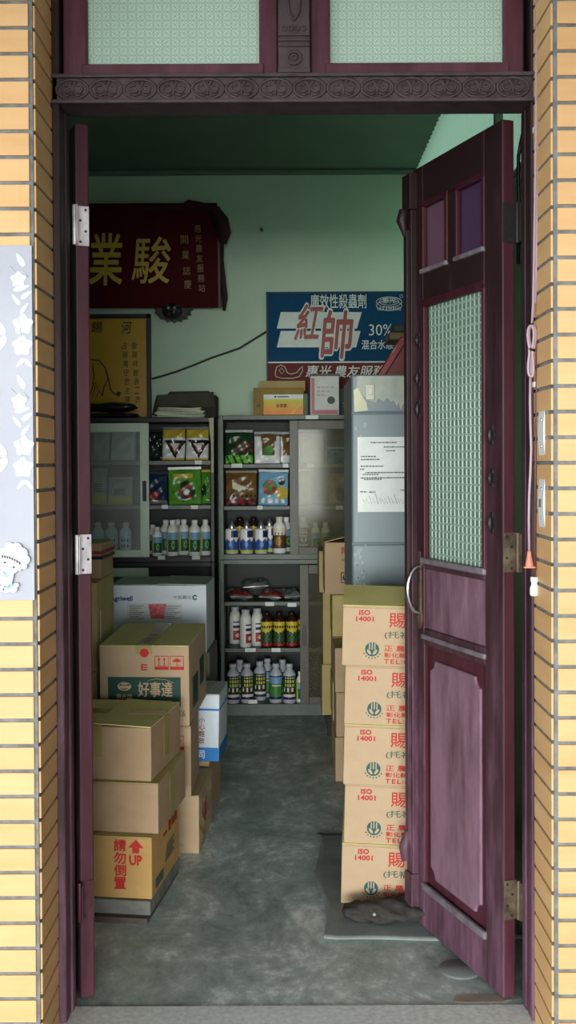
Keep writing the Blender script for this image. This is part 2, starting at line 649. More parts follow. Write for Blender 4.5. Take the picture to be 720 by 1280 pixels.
# mullion post with its carved face
mx0, mx1 = W(348, 60, YF).x, W(387, 60, YF).x
g = MB().box(mx0, mx1, -0.008, YR - YF, ZL1, 3.02)
for k, zz in enumerate((0.066, 0.079, 0.092)):
    g.box(mx0 - 0.001, mx1 + 0.001, -0.015, -0.006, ZL1 + zz, ZL1 + zz + 0.006)
g.box(mx0 - 0.001, mx1 + 0.001, -0.016, -0.006, ZL1, ZL1 + 0.012)
g.build('mullion_post', WOODH, fr, bevel=0.002)
g = MB()
mc = (mx0 + mx1) / 2
g.tube([(mc + 0.017 * math.cos(a / 12 * 2 * PI), -0.010, ZL1 + 0.038 + 0.016 * math.sin(a / 12 * 2 * PI)) for a in range(12)],
       0.0035, 6, closed=True)
g.tube([(mc + 0.007 * math.cos(a / 8 * 2 * PI), -0.010, ZL1 + 0.04 + 0.007 * math.sin(a / 8 * 2 * PI)) for a in range(8)],
       0.003, 6, closed=True)
for s in (-1, 1):
    g.tube([(mc, -0.010, ZL1 + 0.13), (mc + s * 0.012, -0.012, ZL1 + 0.15), (mc + s * 0.016, -0.010, ZL1 + 0.19),
            (mc + s * 0.004, -0.010, ZL1 + 0.23)], [0.003, 0.004, 0.004, 0.002], 6)
    for q in range(2):
        g.tube([(mc + s * (0.008 + 0.016 * q) + 0.006 * math.cos(a), -0.010, ZL1 + 0.112 + 0.006 * math.sin(a))
                for a in (0, 1, 2, 3, 4, 5)], 0.0026, 6, closed=True)
g.build('carved_scrolls', WOODH, fr)


def fanlight(name, pxa, pxb, ga, gb, label):
    xa, xb = W(pxa, 60, YF + 0.02).x, W(pxb, 60, YF + 0.02).x
    xa, xb = max(xa, XL + 0.03), min(xb, XR - 0.016)
    gx0, gx1 = W(ga, 40, YF + 0.04).x, W(gb, 40, YF + 0.04).x
    zb = W(200, 82, YF + 0.03).z
    t_ = thing(name, label, 'window', ((xa + xb) / 2, YF + 0.02, ZL1), kind='structure')
    cx = (xa + xb) / 2
    g = MB()
    z0, z1, zt = 0.0, zb - ZL1, 0.61
    g.box(xa - cx, gx0 - cx, 0, 0.05, z0, zt)
    g.box(gx1 - cx, xb - cx, 0, 0.05, z0, zt)
    g.box(gx0 - cx, gx1 - cx, 0, 0.05, z0, z1)
    g.box(gx0 - cx, gx1 - cx, 0, 0.05, 0.56, zt)
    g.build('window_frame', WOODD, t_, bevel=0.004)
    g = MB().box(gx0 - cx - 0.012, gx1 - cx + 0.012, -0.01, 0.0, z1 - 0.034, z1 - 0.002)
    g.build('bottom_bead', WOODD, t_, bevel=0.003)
    MB().box(gx0 - cx - 0.004, gx1 - cx + 0.004, 0.022, 0.027, z1 - 0.004, 0.564).build('patterned_pane', PRESSED, t_)
    return t_


fanlight('window_1', 78, 347, 110, 324, 'left fanlight over the doorway with patterned pale green glass')
fanlight('window_2', 388, 655, 412, 628, 'right fanlight over the doorway with patterned pale green glass')


# ------------------------------------------------------------------ door leaves
def leaf(name, s, pivot, rz, label, hinge_mats):
    """s = -1 right hand leaf, +1 left hand leaf; x runs from the hinge, y = 0 is the street face"""
    t_ = thing(name, label, 'door', pivot, (0, 0, rz), kind='structure')
    TH, WL, ZT, Z0 = 0.036, 0.53, 2.325, 0.008

    def bx(g, x0, x1, y0, y1, z0, z1, m=0):
        a, b_ = sorted((s * x0, s * x1))
        g.box(a, b_, y0 - TH, y1 - TH, z0, z1, m)     # pivot on the inner face
    # stiles and rails: each one board, all one joined frame
    g = MB()
    bx(g, 0, 0.095, 0, TH, Z0, ZT)
    bx(g, 0.462, WL, 0, TH, Z0, ZT)
    for z0, z1 in ((Z0, 0.125), (0.875, 0.925), (1.105, 1.135), (1.905, 2.005), (2.205, ZT)):
        bx(g, 0.095, 0.462, 0, TH, z0, z1)
    bx(g, 0.252, 0.306, 0, TH, 2.005, 2.205)
    g.bm.normal_update()
    for f in g.bm.faces:
        if abs(f.calc_center_median().z - 1.2) < 2 and abs(f.normal.x) > 0.5:
            f.material_index = 1
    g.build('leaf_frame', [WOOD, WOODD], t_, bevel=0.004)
    # recessed lower panel with a raised field and clipped corners
    g = MB()
    bx(g, 0.09, 0.467, 0.012, 0.024, 0.12, 0.88)
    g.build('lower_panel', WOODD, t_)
    pts = []
    x0, x1, z0, z1, k = 0.128, 0.43, 0.175, 0.835, 0.03
    for cx, cz, a0 in ((x1, z0, 90), (x1, z1, 180), (x0, z1, 270), (x0, z0, 0)):
        for i in range(5):
            a = R(a0 + 90 - 90 * i / 4) if True else 0
            pts.append((cx + k * math.cos(a), cz + k * math.sin(a)))
    pts = [(s * p[0], p[1]) for p in pts]
    g = MB().prism(pts, 0.003 - TH, 0.014 - TH)
    g.build('raised_field', WOODP, t_, bevel=0.005)
    g = MB()
    bx(g, 0.09, 0.467, 0.010, 0.024, 0.92, 1.11)
    g.build('middle_panel', WOODP, t_, bevel=0.004)
    g = MB()
    for z0, z1, d in ((0.128, 0.150, 0.010), (0.893, 0.908, 0.009), (1.122, 1.140, 0.010)):
        bx(g, 0.088, 0.468, -d, 0.004, z0, z1)
    g.build('bead_moulding', GREYW, t_, bevel=0.004)
    # moulding round the glass
    g = MB()
    for (x0, x1, z0, z1) in ((0.088, 0.102, 1.135, 1.915), (0.446, 0.468, 1.135, 1.915), (0.088, 0.468, 1.895, 1.918)):
        bx(g, x0, x1, -0.006, 0.010, z0, z1)
    for (xa, xb) in ((0.095, 0.252), (0.306, 0.462)):
        bx(g, xa - 0.006, xa + 0.010, -0.005, 0.010, 2.0, 2.21)
        bx(g, xb - 0.010, xb + 0.006, -0.005, 0.010, 2.0, 2.21)
        bx(g, xa - 0.006, xb + 0.006, -0.005, 0.010, 2.195, 2.212)
        pass
    g.build('glazing_moulding', WOODD, t_, bevel=0.003)
    for (xa, xb) in ((0.095, 0.252), (0.306, 0.462)):
        g = MB()
        bx(g, xa - 0.006, xb + 0.006, -0.010, 0.012, 1.997, 2.011)
        g.build('pane_sill', GREYW, t_, bevel=0.004)
    # grid glass: each little lens stands out of the pane
    g = MB()
    gx0, gx1, gz0, gz1, nx, nz = 0.098, 0.452, 1.13, 1.905, 15, 33
    bx(g, gx0, gx1, 0.016, 0.020, gz0, gz1)
    cw, ch = (gx1 - gx0) / nx, (gz1 - gz0) / nz
    for i in range(nx):
        for j in range(nz):
            a0, a1 = gx0 + i * cw + cw * 0.05, gx0 + (i + 1) * cw - cw * 0.05
            b0, b1 = gz0 + j * ch + ch * 0.05, gz0 + (j + 1) * ch - ch * 0.05
            ii = 0.12
            q0 = [(a0, b0), (a1, b0), (a1, b1), (a0, b1)]
            cx, cz = (a0 + a1) / 2, (b0 + b1) / 2
            q1 = [(cx + (x - cx) * (1 - 2 * ii), cz + (z - cz) * (1 - 2 * ii)) for x, z in q0]
            va = [g.bm.verts.new((s * x, 0.0158 - TH, z)) for x, z in q0]
            vb = [g.bm.verts.new((s * x, 0.0125 - TH, z)) for x, z in q1]
            g.bm.faces.new(vb).material_index = 1
            for n_ in range(4):
                g.bm.faces.new((va[n_], va[(n_ + 1) % 4], vb[(n_ + 1) % 4], vb[n_]))
    g.build('grid_glass_pane', [GRIDL, GRIDG], t_)
    for (xa, xb, mm, nm) in ((0.095, 0.252, VIOLET, 'violet painted pane'), (0.306, 0.462, MAUVE, 'mauve painted pane')):
        g = MB()
        bx(g, xa + 0.002, xb - 0.002, 0.014, 0.019, 2.006, 2.204)
        g.build('small_pane', mm, t_, label=nm)
    # meeting moulding (astragal) with a carved head and foot
    if s < 0:
        g = MB()
        bx(g, 0.505, 0.548, -0.018, 0.006, 0.16, 2.2)
        bx(g, 0.515, 0.538, -0.028, -0.014, 0.20, 2.14)
        bx(g, 0.500, 0.556, -0.024, 0.008, 2.2, 2.31)
        bx(g, 0.502, 0.552, -0.024, 0.008, 0.03, 0.16)
        g.tube([(s * 0.528, -0.03 - TH, 2.20), (s * 0.528, -0.038 - TH, 2.17), (s * 0.528, -0.026 - TH, 2.12)],
               [0.016, 0.018, 0.006], 8)
        g.tube([(s * 0.528, -0.026 - TH, 0.29), (s * 0.528, -0.034 - TH, 0.24), (s * 0.528, -0.03 - TH, 0.2)],
               [0.008, 0.02, 0.016], 8)
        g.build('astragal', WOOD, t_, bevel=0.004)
        g = MB()
        pts = []
        for i in range(13):
            a = PI * i / 12
            pts.append((s * 0.482, -0.004 - TH - 0.040 * math.sin(a), 1.040 - 0.072 * math.cos(a)))
        g.tube(pts, [0.0065] * 13, 10)
        hd = g.build('pull_handle', CHROME, t_, bevel=0.002)
        g = MB()
        for z_ in (1.125, 0.955):
            g.prism([(s * 0.482 + 0.013 * math.cos(a_) * (1 + 0.2 * math.cos(4 * a_)), z_ + 0.034 * math.sin(a_)) for a_ in [2 * PI * q_ / 24 for q_ in range(24)]],
                    -0.006 - TH, 0.001 - TH)
        g.box(s * 0.482 - 0.007, s * 0.482 + 0.007, -0.004 - TH, 0.001 - TH, 0.96, 1.12)
        g.build('handle_plate', HINGED, hd, bevel=0.001)
        for (x, zz, hh) in ((0.05, 1.50, 0.055), (0.05, 1.385, 0.05), (0.05, 1.265, 0.06), (0.482, 1.80, 0.045),
                            (0.482, 1.685, 0.055), (0.482, 1.59, 0.06)):
            g = MB()
            g.prism([(s * x + 0.013 * math.cos(a) * (1 + 0.25 * math.cos(5 * a)), zz + hh / 2 * math.sin(a) * (1 + 0.12 * math.cos(6 * a)))
                     for a in [2 * PI * q / 30 for q in range(30)]], -0.006 - TH, 0.002 - TH)
            g.tube([(s * x, -0.009 - TH, zz - hh * 0.3), (s * x, -0.011 - TH, zz), (s * x, -0.009 - TH, zz + hh * 0.3)],
                   [0.004, 0.008, 0.004], 6)
            g.build('iron_escutcheon', IRON, t_, bevel=0.001)
    # hinges let into the edge, knuckle at the inner corner
    for zz, hm in zip((2.055, 1.19, 0.27), hinge_mats):
        g = MB()
        a, b_ = sorted((-s * 0.0, -s * 0.003))
        g.box(a, b_, -TH + 0.001, 0.002, zz - 0.052, zz + 0.052, 0)
        for i in range(4):
            g.tube([(-s * 0.002, -TH + (0.010 if i % 2 else 0.024), zz - 0.042 + 0.028 * i),
                    (-s * 0.0045, -TH + (0.010 if i % 2 else 0.024), zz - 0.042 + 0.028 * i)], 0.0036, 8, m=1)
        g.tube([(-s * 0.010, 0.004, zz - 0.052), (-s * 0.010, 0.004, zz + 0.052)], 0.0065, 10)
        g.box(*sorted((-s * 0.006, -s * 0.03)), 0.001, 0.004, zz - 0.05, zz + 0.05, 0)
        g.build('hinge', [hm, IRON], t_, bevel=0.0006)
    return t_


leaf('door_1', -1, (0.598, 2.848, 0), R(-70.5), 'right door leaf swung inward with square grid glass and a chrome pull',
     (IRON, HINGED, HINGED))
leaf('door_2', 1, (-0.555, 2.848, 0), R(113), 'left door leaf swung fully inward and seen edge on', (HINGE, HINGE, WOODD))



# ------------------------------------------------------------------ builders for the stock
def soft_box(w, d, h, bulge=0.003, rough=0.0015, seed=0, n=6):
    """a filled carton: crisp edges, faces a little bowed and uneven"""
    rnd = random.Random(seed)
    g = MB()
    bm = g.bm
    bmesh.ops.create_cube(bm, size=1)
    bmesh.ops.subdivide_edges(bm, edges=bm.edges[:], cuts=n, use_grid_fill=True)
    for v in bm.verts:
        u = v.co * 2
        b = [1 - abs(u[i]) ** 2 for i in range(3)]
        p = Vector((u.x * w / 2, u.y * d / 2, (u.z + 1) * h / 2))
        for i in range(3):
            if abs(abs(u[i]) - 1) < 1e-4 and not (i == 2 and u.z < 0):
                k = b[(i + 1) % 3] * b[(i + 2) % 3]
                p[i] += math.copysign(1, u[i]) * (bulge * k + rnd.uniform(-rough, rough) * min(1, k * 4))
        v.co = p
    for f in bm.faces:
        f.smooth = False
    return g


def place(corner, side, w, d, rz):
    """base centre of a carton from its lower front corner"""
    s = -1 if side == 'R' else 1
    q = Matrix.Rotation(rz, 3, 'Z') @ Vector((s * w / 2, d / 2, 0))
    return Vector(corner) + q


def carton(name, label, corner, side, w, d, h, rz=0.0, ry=0.0, rx=0.0, mat=None, top=None, tape=None, seam='y',
           cat='box', group=None, bulge=0.003, rough=0.001, lift=(0.0, 0.0), seed=1, tape_drop=0.06):
    loc = place(corner, side, w, d, rz)
    t_ = thing(name, label, cat, loc, (rx, ry, rz), group)
    soft_box(w, d, h - 0.004, bulge, rough, seed).build('body', mat, t_, bevel=0.003)
    for i, s in enumerate((-1, 1)):
        g = MB()
        a = lift[i]
        if seam == 'y':
            L, Wd = w / 2 - 0.0015, d
            mt = Matrix.Translation((s * w / 2, 0, h - 0.004)) @ Matrix.Rotation(s * a, 4, 'Y')
            x0, x1 = sorted((0, -s * L))
            g.box(x0, x1, -Wd / 2 - 0.0005, Wd / 2, 0, 0.004, mat=mt)
        else:
            L, Wd = d / 2 - 0.0015, w
            mt = Matrix.Translation((0, s * d / 2, h - 0.004)) @ Matrix.Rotation(-s * a, 4, 'X')
            y0, y1 = sorted((0, -s * L))
            g.box(-Wd / 2, Wd / 2, y0, y1, 0, 0.004, mat=mt)
        g.build('flap', top or mat, t_, bevel=0.001)
    if tape:
        g = MB()
        tw = 0.03
        zz = max(h, h + max(lift) * 0) + 0.0003
        if seam == 'y':
            g.box(-tw, tw, -d / 2 - 0.0012, d / 2, zz, zz + 0.0008)
            g.box(-tw, tw, -d / 2 - 0.0045, -d / 2 - 0.0034, h - tape_drop, zz + 0.0008)
        else:
            g.box(-w / 2 - 0.0012, w / 2 + 0.0012, -tw, tw, zz, zz + 0.0008)
            g.box(-w / 2 - 0.0045, -w / 2 - 0.0034, -tw, tw, h - tape_drop, zz + 0.0008)
        g.build('packing_tape', tape, t_)
    return t_


def arc_band(g, r0, r1, a0, a1, y, c, n=12, m=0):
    o_ = [(c[0] + r1 * math.cos(a0 + (a1 - a0) * i / n), c[1] + r1 * math.sin(a0 + (a1 - a0) * i / n)) for i in range(n + 1)]
    i_ = [(c[0] + r0 * math.cos(a0 + (a1 - a0) * i / n), c[1] + r0 * math.sin(a0 + (a1 - a0) * i / n)) for i in range(n + 1)]
    for k in range(n):
        g.prism([o_[k], o_[k + 1], i_[k + 1], i_[k]], y, y + 0.0004, m)


# ------------------------------------------------------------------ right hand stack of five cartons
SW, SD, SH = 0.36, 0.36, 0.1905
b0 = W(425, 1135, 3.44)


def sprout_carton(label):
    t_ = carton('cardboard_carton', label, (0, 0, 0), 'L', SW, SD, SH, mat=CARDP, top=CARDP, seam='x', lift=(0.0, 0.0),
                group='stack of five printed kraft cartons beside the right door leaf', seed=3)
    y = -SD / 2 - 0.0042
    k = SW / 2
    letters('ISO', -k + 0.052, -k + 0.086, 0.164, 0.179, y, RED, t_, 0.028)
    letters('14001', -k + 0.043, -k + 0.098, 0.144, 0.159, y, RED, t_, 0.028)
    letters('賜農', -k + 0.148, -k + 0.262, 0.126, 0.174, y, RED, t_, 0.006, space=1.15)
    letters('(托福松)', -k + 0.134, -k + 0.268, 0.089, 0.114, y, GRINKT, t_, 0.012)
    letters('正 農 化 學', -k + 0.134, -k + 0.275, 0.050, 0.069, y, RED, t_, 0.012)
    letters('彰化縣伸港鄉', -k + 0.134, -k + 0.275, 0.030, 0.0455, y, RED, t_, 0.012)
    letters('TEL:04', -k + 0.134, -k + 0.226, 0.010, 0.0245, y, RED, t_, 0.012, space=1.2)
    # round sprout emblem: green disc, three stalks and two leaves left open
    c = (-k + 0.0955, 0.0545)
    g = MB()
    g.prism(disc(0.0225, 28, c), y, y + 0.0004, 0)
    for dx, hh in ((-0.0085, 0.0205), (0, 0.0245), (0.0085, 0.0205)):
        g.prism(rrect(c[0] + dx - 0.0018, c[0] + dx + 0.0018, c[1] - 0.001, c[1] + hh - 0.001, 0.0015, 2), y - 0.0005, y - 0.0001, 1)
    for s in (-1, 1):
        pts = []
        for q in range(14):
            a = 2 * PI * q / 14
            u, v = 0.0100 * math.cos(a), 0.0042 * math.sin(a)
            th = R(52)
            pts.append((c[0] + s * (0.0095 + u * math.cos(th) - v * math.sin(th)), c[1] - 0.0085 + u * math.sin(th) + v * math.cos(th)))
        g.prism(pts, y - 0.0005, y - 0.0001, 1)
    for q in range(7):
        a = R(-150 + 20 * q)
        g.prism(disc(0.0024, 6, (c[0] + 0.0295 * math.cos(a), c[1] + 0.0285 * math.sin(a))), y, y + 0.0004, 0)
    g.build('sprout_emblem', [GRINK, CARDP], t_)
    return t_


sb = sprout_carton('topmost of the five red and green printed kraft cartons, its lid flap showing')
labs = ['topmost of the five red and green printed kraft cartons, its lid flap showing',
        'second printed kraft carton from the top of the stack by the right door leaf',
        'middle printed kraft carton of the stack of five by the right door leaf',
        'fourth printed kraft carton down, on top of the floor-level one by the right door leaf',
        'lowest printed kraft carton by the right door leaf, just above the dark mat']
lefts = [427.5, 430, 428.5, 429, 425]
for i in range(5):
    o = sb if i == 0 else copy_tree(sb)
    lv = 4 - i
    z = 0.0125 + lv * 0.1918
    p = W(lefts[i], 900, 3.45 + 0.004 * (i % 2))
    rz, ry = R(-4.0), R(1.5)
    o.location = place((p.x, p.y, z), 'L', SW, SD, rz)
    # the stack sags to its right: turn about the lower left edge
    o.location.z = z - (SW / 2) * math.sin(ry)
    o.rotation_euler = (0, ry, rz)
    o['label'] = labs[i]
    if i == 0:
        for s_ in (-1, 1):
            mt = Matrix.Translation((0, s_ * SD / 2, SH)) @ Matrix.Rotation(-s_ * R(14), 4, 'X')
            ya_, yb_ = sorted((0, -s_ * SD * 0.485))
            MB().box(-SW / 2, SW / 2, ya_, yb_, 0, 0.004, mat=mt).build('lid_flap', M('bounce_lit_flap_board', (190, 178, 112), 0.6, (176, 164, 98), 6), o, bevel=0.001)  # flap coloured as lit by green bounce from the walls

# cartons further back along the right wall
for i in range(3):
    p = W(419.5, 979, 4.81)
    t_ = carton('cardboard_carton', ['lowest', 'middle', 'top'][i] + ' plain kraft carton of the three tucked behind the printed stack',
                (p.x + 0.004 * (i % 2), 4.81, 0.001 + i * 0.2), 'L', 0.36, 0.26, 0.198, mat=CARD, top=CARDO, seed=20 + i,
                group='plain kraft cartons in the column behind the printed stack')
for i in range(4):
    p = W(416, 900, 5.12)
    carton('cardboard_carton', ['floor-level', 'second from floor', 'third from floor', 'fourth from floor'][i] +
           ' dull kraft carton in the column carrying the logo box', (p.x + 0.004 * ((i + 1) % 2), 5.12, 0.001 + i * 0.2), 'L',
           0.34, 0.27, 0.198, mat=CARDO, top=CARDO, seed=30 + i, group='dull kraft cartons in the column under the logo box')
p = W(406, 739, 5.11)
t_ = carton('cardboard_carton', 'open kraft box with red character and small dark logo, beside the grey locker', (p.x, 5.11, 0.803), 'L',
            0.36, 0.25, 0.25, mat=CARD, top=CARDO, lift=(0.25, 0.1), seed=40)
y = -0.125 - 0.0045
letters('陣', -0.18 + 0.080, -0.18 + 0.114, 0.190, 0.224, y, DRED, t_, 0.015)
letters('農藥', -0.18 + 0.076, -0.18 + 0.13, 0.158, 0.171, y, GRINKT, t_, 0.0)
g = MB()
g.box(-0.18 + 0.076, -0.18 + 0.126, y - 0.0002, y + 0.0004, 0.055, 0.105, 0)
g.box(-0.18 + 0.080, -0.18 + 0.122, y - 0.0006, y, 0.059, 0.101, 1)
c = (-0.18 + 0.101, 0.08)
g.prism(disc(0.017, 20, c), y - 0.001, y - 0.0004, 0)
for dx in (-0.007, 0, 0.007):
    g.box(c[0] + dx - 0.0016, c[0] + dx + 0.0016, y - 0.0014, y - 0.0008, c[1] - 0.004, c[1] + 0.014, 1)
g.build('square_emblem', [INK, CARD], t_)
pl = thing('low_stool', 'dark low stand under the tall column of kraft cartons by the cabinet', 'stand', (0.44, 5.78, 0))
MB().box(-0.25, 0.25, -0.17, 0.17, 0.075, 0.108).build('stand_top', CARDD, pl, bevel=0.004)
for sx in (-1, 1):
    for sy in (-1, 1):
        MB().box(sx * 0.22 - 0.02, sx * 0.22 + 0.02, sy * 0.14 - 0.02, sy * 0.14 + 0.02, 0, 0.075).build('leg', CARDD, pl, bevel=0.003)
zz = 0.109
for i, (px, hh, lab) in enumerate(((402.5, 0.265, 'tall column kraft carton standing on the dark low stand'),
                                   (404, 0.375, 'tallest kraft carton, middle of the column beside the cabinet door'),
                                   (399.5, 0.215, 'narrow kraft carton at the head of the column beside the cabinet door'))):
    p = W(px, 850, 5.62)
    carton('cardboard_carton', lab, (p.x, 5.62, zz), 'L', 0.36, 0.3, hh, mat=CARDO, top=CARDO, seed=50 + i)
    zz += hh + 0.001

# ------------------------------------------------------------------ left front stack
RZ = R(-7.5)
p = W(188, 1150, 3.345)
bd = thing('wooden_board', 'grey plank lying on a lower board under the front left cartons', 'board',
           place((p.x, 3.345, 0), 'R', 0.42, 0.40, RZ), (0, 0, RZ))
soft_box(0.42, 0.40, 0.045, 0.001, 0.001, 5).build('plank', M('grey_plank', (128, 128, 120), 0.8, (100, 100, 94), 12, (0.5, 3, 1)), bd, bevel=0.004)
MB().box(-0.10, -0.001, 0.0, 0.0, 0, 0).bm.free()
bd2 = thing('wooden_board', 'thin brown board flat on the floor below the grey plank', 'board',
            place((p.x - 0.008, 3.325, 0), 'R', 0.42, 0.42, RZ), (0, 0, RZ))
soft_box(0.42, 0.42, 0.018, 0.0, 0.001, 6).build('plank', M('brown_plank', (98, 84, 76), 0.8, (78, 68, 62), 12), bd2, bevel=0.003)
bd.location.z = 0.0185
z0 = 0.065
c0 = W(190, 1127, 3.357)
up = carton('cardboard_carton', 'yellow kraft carton with a red UP arrow and characters, lowest of the front left stack',
            (c0.x, c0.y, z0), 'R', 0.40, 0.37, 0.195, RZ, mat=CARDY, top=CARDO, seed=60)
y = -0.37 / 2 - 0.0042
for i, ch in enumerate('請勿倒置'):
    zt = 0.186 - i * 0.0395
    letters(ch, 0.2 - 0.120, 0.2 - 0.082, zt - 0.036, zt, y, RED, up, 0.022)
g = MB()
ax = 0.2 - 0.050
g.prism([(ax - 0.024, 0.162), (ax + 0.024, 0.162), (ax, 0.187)], y, y + 0.0005)
g.prism([(ax - 0.011, 0.145), (ax + 0.011, 0.145), (ax + 0.011, 0.162), (ax - 0.011, 0.162)], y, y + 0.0005)
g.build('up_arrow', RED, up)
letters('UP', 0.2 - 0.070, 0.2 - 0.031, 0.108, 0.137, y, RED, up, 0.045)
MB().box(-0.2 - 0.0005, -0.2 + 0.135, y, y + 0.0006, 0.125, 0.19).build('packing_tape', TAPE, up)
MB().box(-0.2 - 0.0005, -0.2 + 0.150, y, y + 0.0006, 0.004, 0.06).build('packing_tape', TAPE, up)
g = MB()
yy0 = 0.2 + 0.0042
for k, (a, b_, zz0, zz1) in enumerate(((-0.05, 0.0, 0.150, 0.158), (0.02, 0.05, 0.145, 0.178), (0.065, 0.095, 0.15, 0.183),
                                       (0.11, 0.135, 0.15, 0.18))):
    g.box(yy0 - 0.0004, yy0, a, b_, zz0, zz1, 0)
for k in range(7):
    g.box(yy0 - 0.0004, yy0, -0.03 + 0.004 * k, 0.10 - 0.012 * (k % 3), 0.06 + 0.008 * k, 0.064 + 0.008 * k, 1)
g.box(yy0 - 0.0004, yy0, -0.15, -0.05, 0.02, 0.05, 1)
g.build('side_print', [DRED, GRINKT], up)

z1 = z0 + 0.196
c1 = W(198, 1042, 3.385)
mid = carton('cardboard_carton', 'plain kraft carton in the middle of the front left stack', (c1.x, c1.y, z1), 'R', 0.42, 0.38, 0.160,
             RZ, mat=CARD, top=CARDO, seed=61)
MB().box(0.21 + 0.0036, 0.21 + 0.0042, -0.05, 0.01, 0.002, 0.158).build('packing_tape', TAPEO, mid)
MB().box(-0.08, -0.02, -0.19 - 0.0042, -0.19 - 0.0036, 0.03, 0.156).build('packing_tape', TAPE, mid)
z2 = z1 + 0.161
c2 = W(189, 977, 3.40)
topb = carton('cardboard_carton', 'plain kraft carton with taped olive lid on top of the front left stack', (c2.x, c2.y, z2), 'R', 0.38, 0.36,
              0.174, R(-9), mat=CARD, top=M('bounce_lit_lid_board', (212, 202, 134), 0.7, (198, 188, 118), 6), tape=TAPEO, lift=(0.01, 0.035), seed=62, tape_drop=0.10)  # lid colour carries the green bounce and extra brightness from above
MB().box(-0.19, 0.19, -0.03, 0.03, 0.1778, 0.1786).build('packing_tape', TAPEO, topb)
MB().box(0.19 + 0.0036, 0.19 + 0.0042, -0.04, 0.02, 0.04, 0.172).build('packing_tape', TAPEO, topb)

# ------------------------------------------------------------------ second left stack: crushed carton, umbrella carton, green label carton
p = W(249, 1069, 3.93)
cr = carton('cardboard_carton', 'crushed pale kraft carton on the floor, lowest behind the front left stack', (p.x, 3.93, 0.0), 'R', 0.36, 0.36, 0.214,
            R(-3.4), mat=CARDP, top=CARDO, bulge=0.005, rough=0.005, seed=70, lift=(0.0, -0.05))
g = MB()
g.box(0.18 + 0.008, 0.18 + 0.0085, -0.09, -0.06, 0.09, 0.16)
g.box(0.18 + 0.008, 0.18 + 0.0085, -0.05, -0.03, 0.10, 0.17)
g.build('side_print', DRED, cr)
p = W(239, 994, 3.895)
um = carton('cardboard_carton', 'kraft carton with a red umbrella symbol, under the green labelled carton', (p.x, 3.895, 0.222), 'R', 0.325, 0.31, 0.255,
            R(-0.5), mat=CARDP, top=CARDO, seed=71)


def umbrella_sign(g, cx, cz, s, y, m=0):
    for (a, b_, c_, d_) in ((-s, s, s * 0.92, s), (-s, s, -s, -s * 0.55), (-s, -s * 0.92, -s, s), (s * 0.92, s, -s, s)):
        g.box(cx + a, cx + b_, y, y + 0.0005, cz + c_, cz + d_, m)
    pts = [(cx + s * 0.6 * math.cos(R(180 * i / 10)), cz + s * 0.15 + s * 0.45 * math.sin(R(180 * i / 10))) for i in range(11)]
    g.prism(pts, y, y + 0.0005, m)
    g.box(cx - s * 0.05, cx + s * 0.05, y, y + 0.0005, cz - s * 0.38, cz + s * 0.7, m)
    g.box(cx - s * 0.05, cx + s * 0.25, y, y + 0.0005, cz - s * 0.42, cz - s * 0.33, m)


def arrows_sign(g, cx, cz, s, y, m=0):
    for (a, b_, c_, d_) in ((-s, s, s * 0.92, s), (-s, s, -s, -s * 0.55), (-s, -s * 0.92, -s, s), (s * 0.92, s, -s, s)):
        g.box(cx + a, cx + b_, y, y + 0.0005, cz + c_, cz + d_, m)
    for q in (-0.38, 0.38):
        g.box(cx + s * (q - 0.06), cx + s * (q + 0.06), y, y + 0.0005, cz - s * 0.4, cz + s * 0.45, m)
        g.prism([(cx + s * (q - 0.22), cz + s * 0.40), (cx + s * (q + 0.22), cz + s * 0.40), (cx + s * q, cz + s * 0.78)], y, y + 0.0005, m)
    g.box(cx - s * 0.7, cx + s * 0.7, y, y + 0.0005, cz - s * 0.46, cz - s * 0.38, m)


y = -0.155 - 0.0045
g = MB()
umbrella_sign(g, 0.1625 - 0.050, 0.195, 0.026, y)
arrows_sign(g, 0.1625 - 0.112, 0.195, 0.026, y)
g.build('care_symbols', RED, um)
MB().box(-0.13, 0.1625 - 0.037, y, y + 0.0005, 0.055, 0.145).build('green_panel', DGRN, um)
letters('10X6', 0.1625 - 0.10, 0.1625 - 0.036, 0.020, 0.040, y, INK, um, 0.0)
p = W(237, 905, 3.87)
hs = carton('cardboard_carton', 'kraft carton with a dark green label panel and olive taped lid, second left stack', (p.x, 3.87, 0.490), 'R',
            0.325, 0.44, 0.292, R(-3.5), rx=R(1.8), mat=CARDP, top=M('bounce_lit_lid_board_two', (208, 200, 132), 0.7, (194, 186, 118), 6), tape=TAPEO,  # bounced green light is painted into this lid
            lift=(0.0, 0.0), seed=72, tape_drop=0.03)
y = -0.22 - 0.0046
q = 0.1625
MB().box(q - 0.294, q - 0.030, y, y + 0.0006, 0.072, 0.178).build('green_panel', DGRN, hs)
letters('好事達', q - 0.184, q - 0.060, 0.107, 0.161, y - 0.0008, CARDP, hs, 0.018)
letters('13.5%溶液', q - 0.160, q - 0.062, 0.080, 0.098, y - 0.0008, CARDP, hs, 0.0)
letters('惠光牌', q - 0.264, q - 0.206, 0.097, 0.117, y - 0.0008, CARDP, hs, 0.004)
cc = (q - 0.234, 0.144)
g = MB()
g.prism(disc(0.0155, 30, cc, 1.6), y - 0.0008, y - 0.0002, 0)
g.prism(disc(0.0125, 30, (cc[0], cc[1] + 0.001), 1.62), y - 0.0012, y - 0.0008, 1)
g.prism(rrect(cc[0] - 0.0225, cc[0] + 0.0225, cc[1] - 0.007, cc[1] + 0.003, 0.003), y - 0.0016, y - 0.0012, 0)
g.prism(rrect(cc[0] - 0.011, cc[0] + 0.011, cc[1] + 0.006, cc[1] + 0.0125, 0.001), y - 0.0016, y - 0.0012, 0)
g.build('oval_emblem', [CARDP, DGRN], hs)
g = MB()
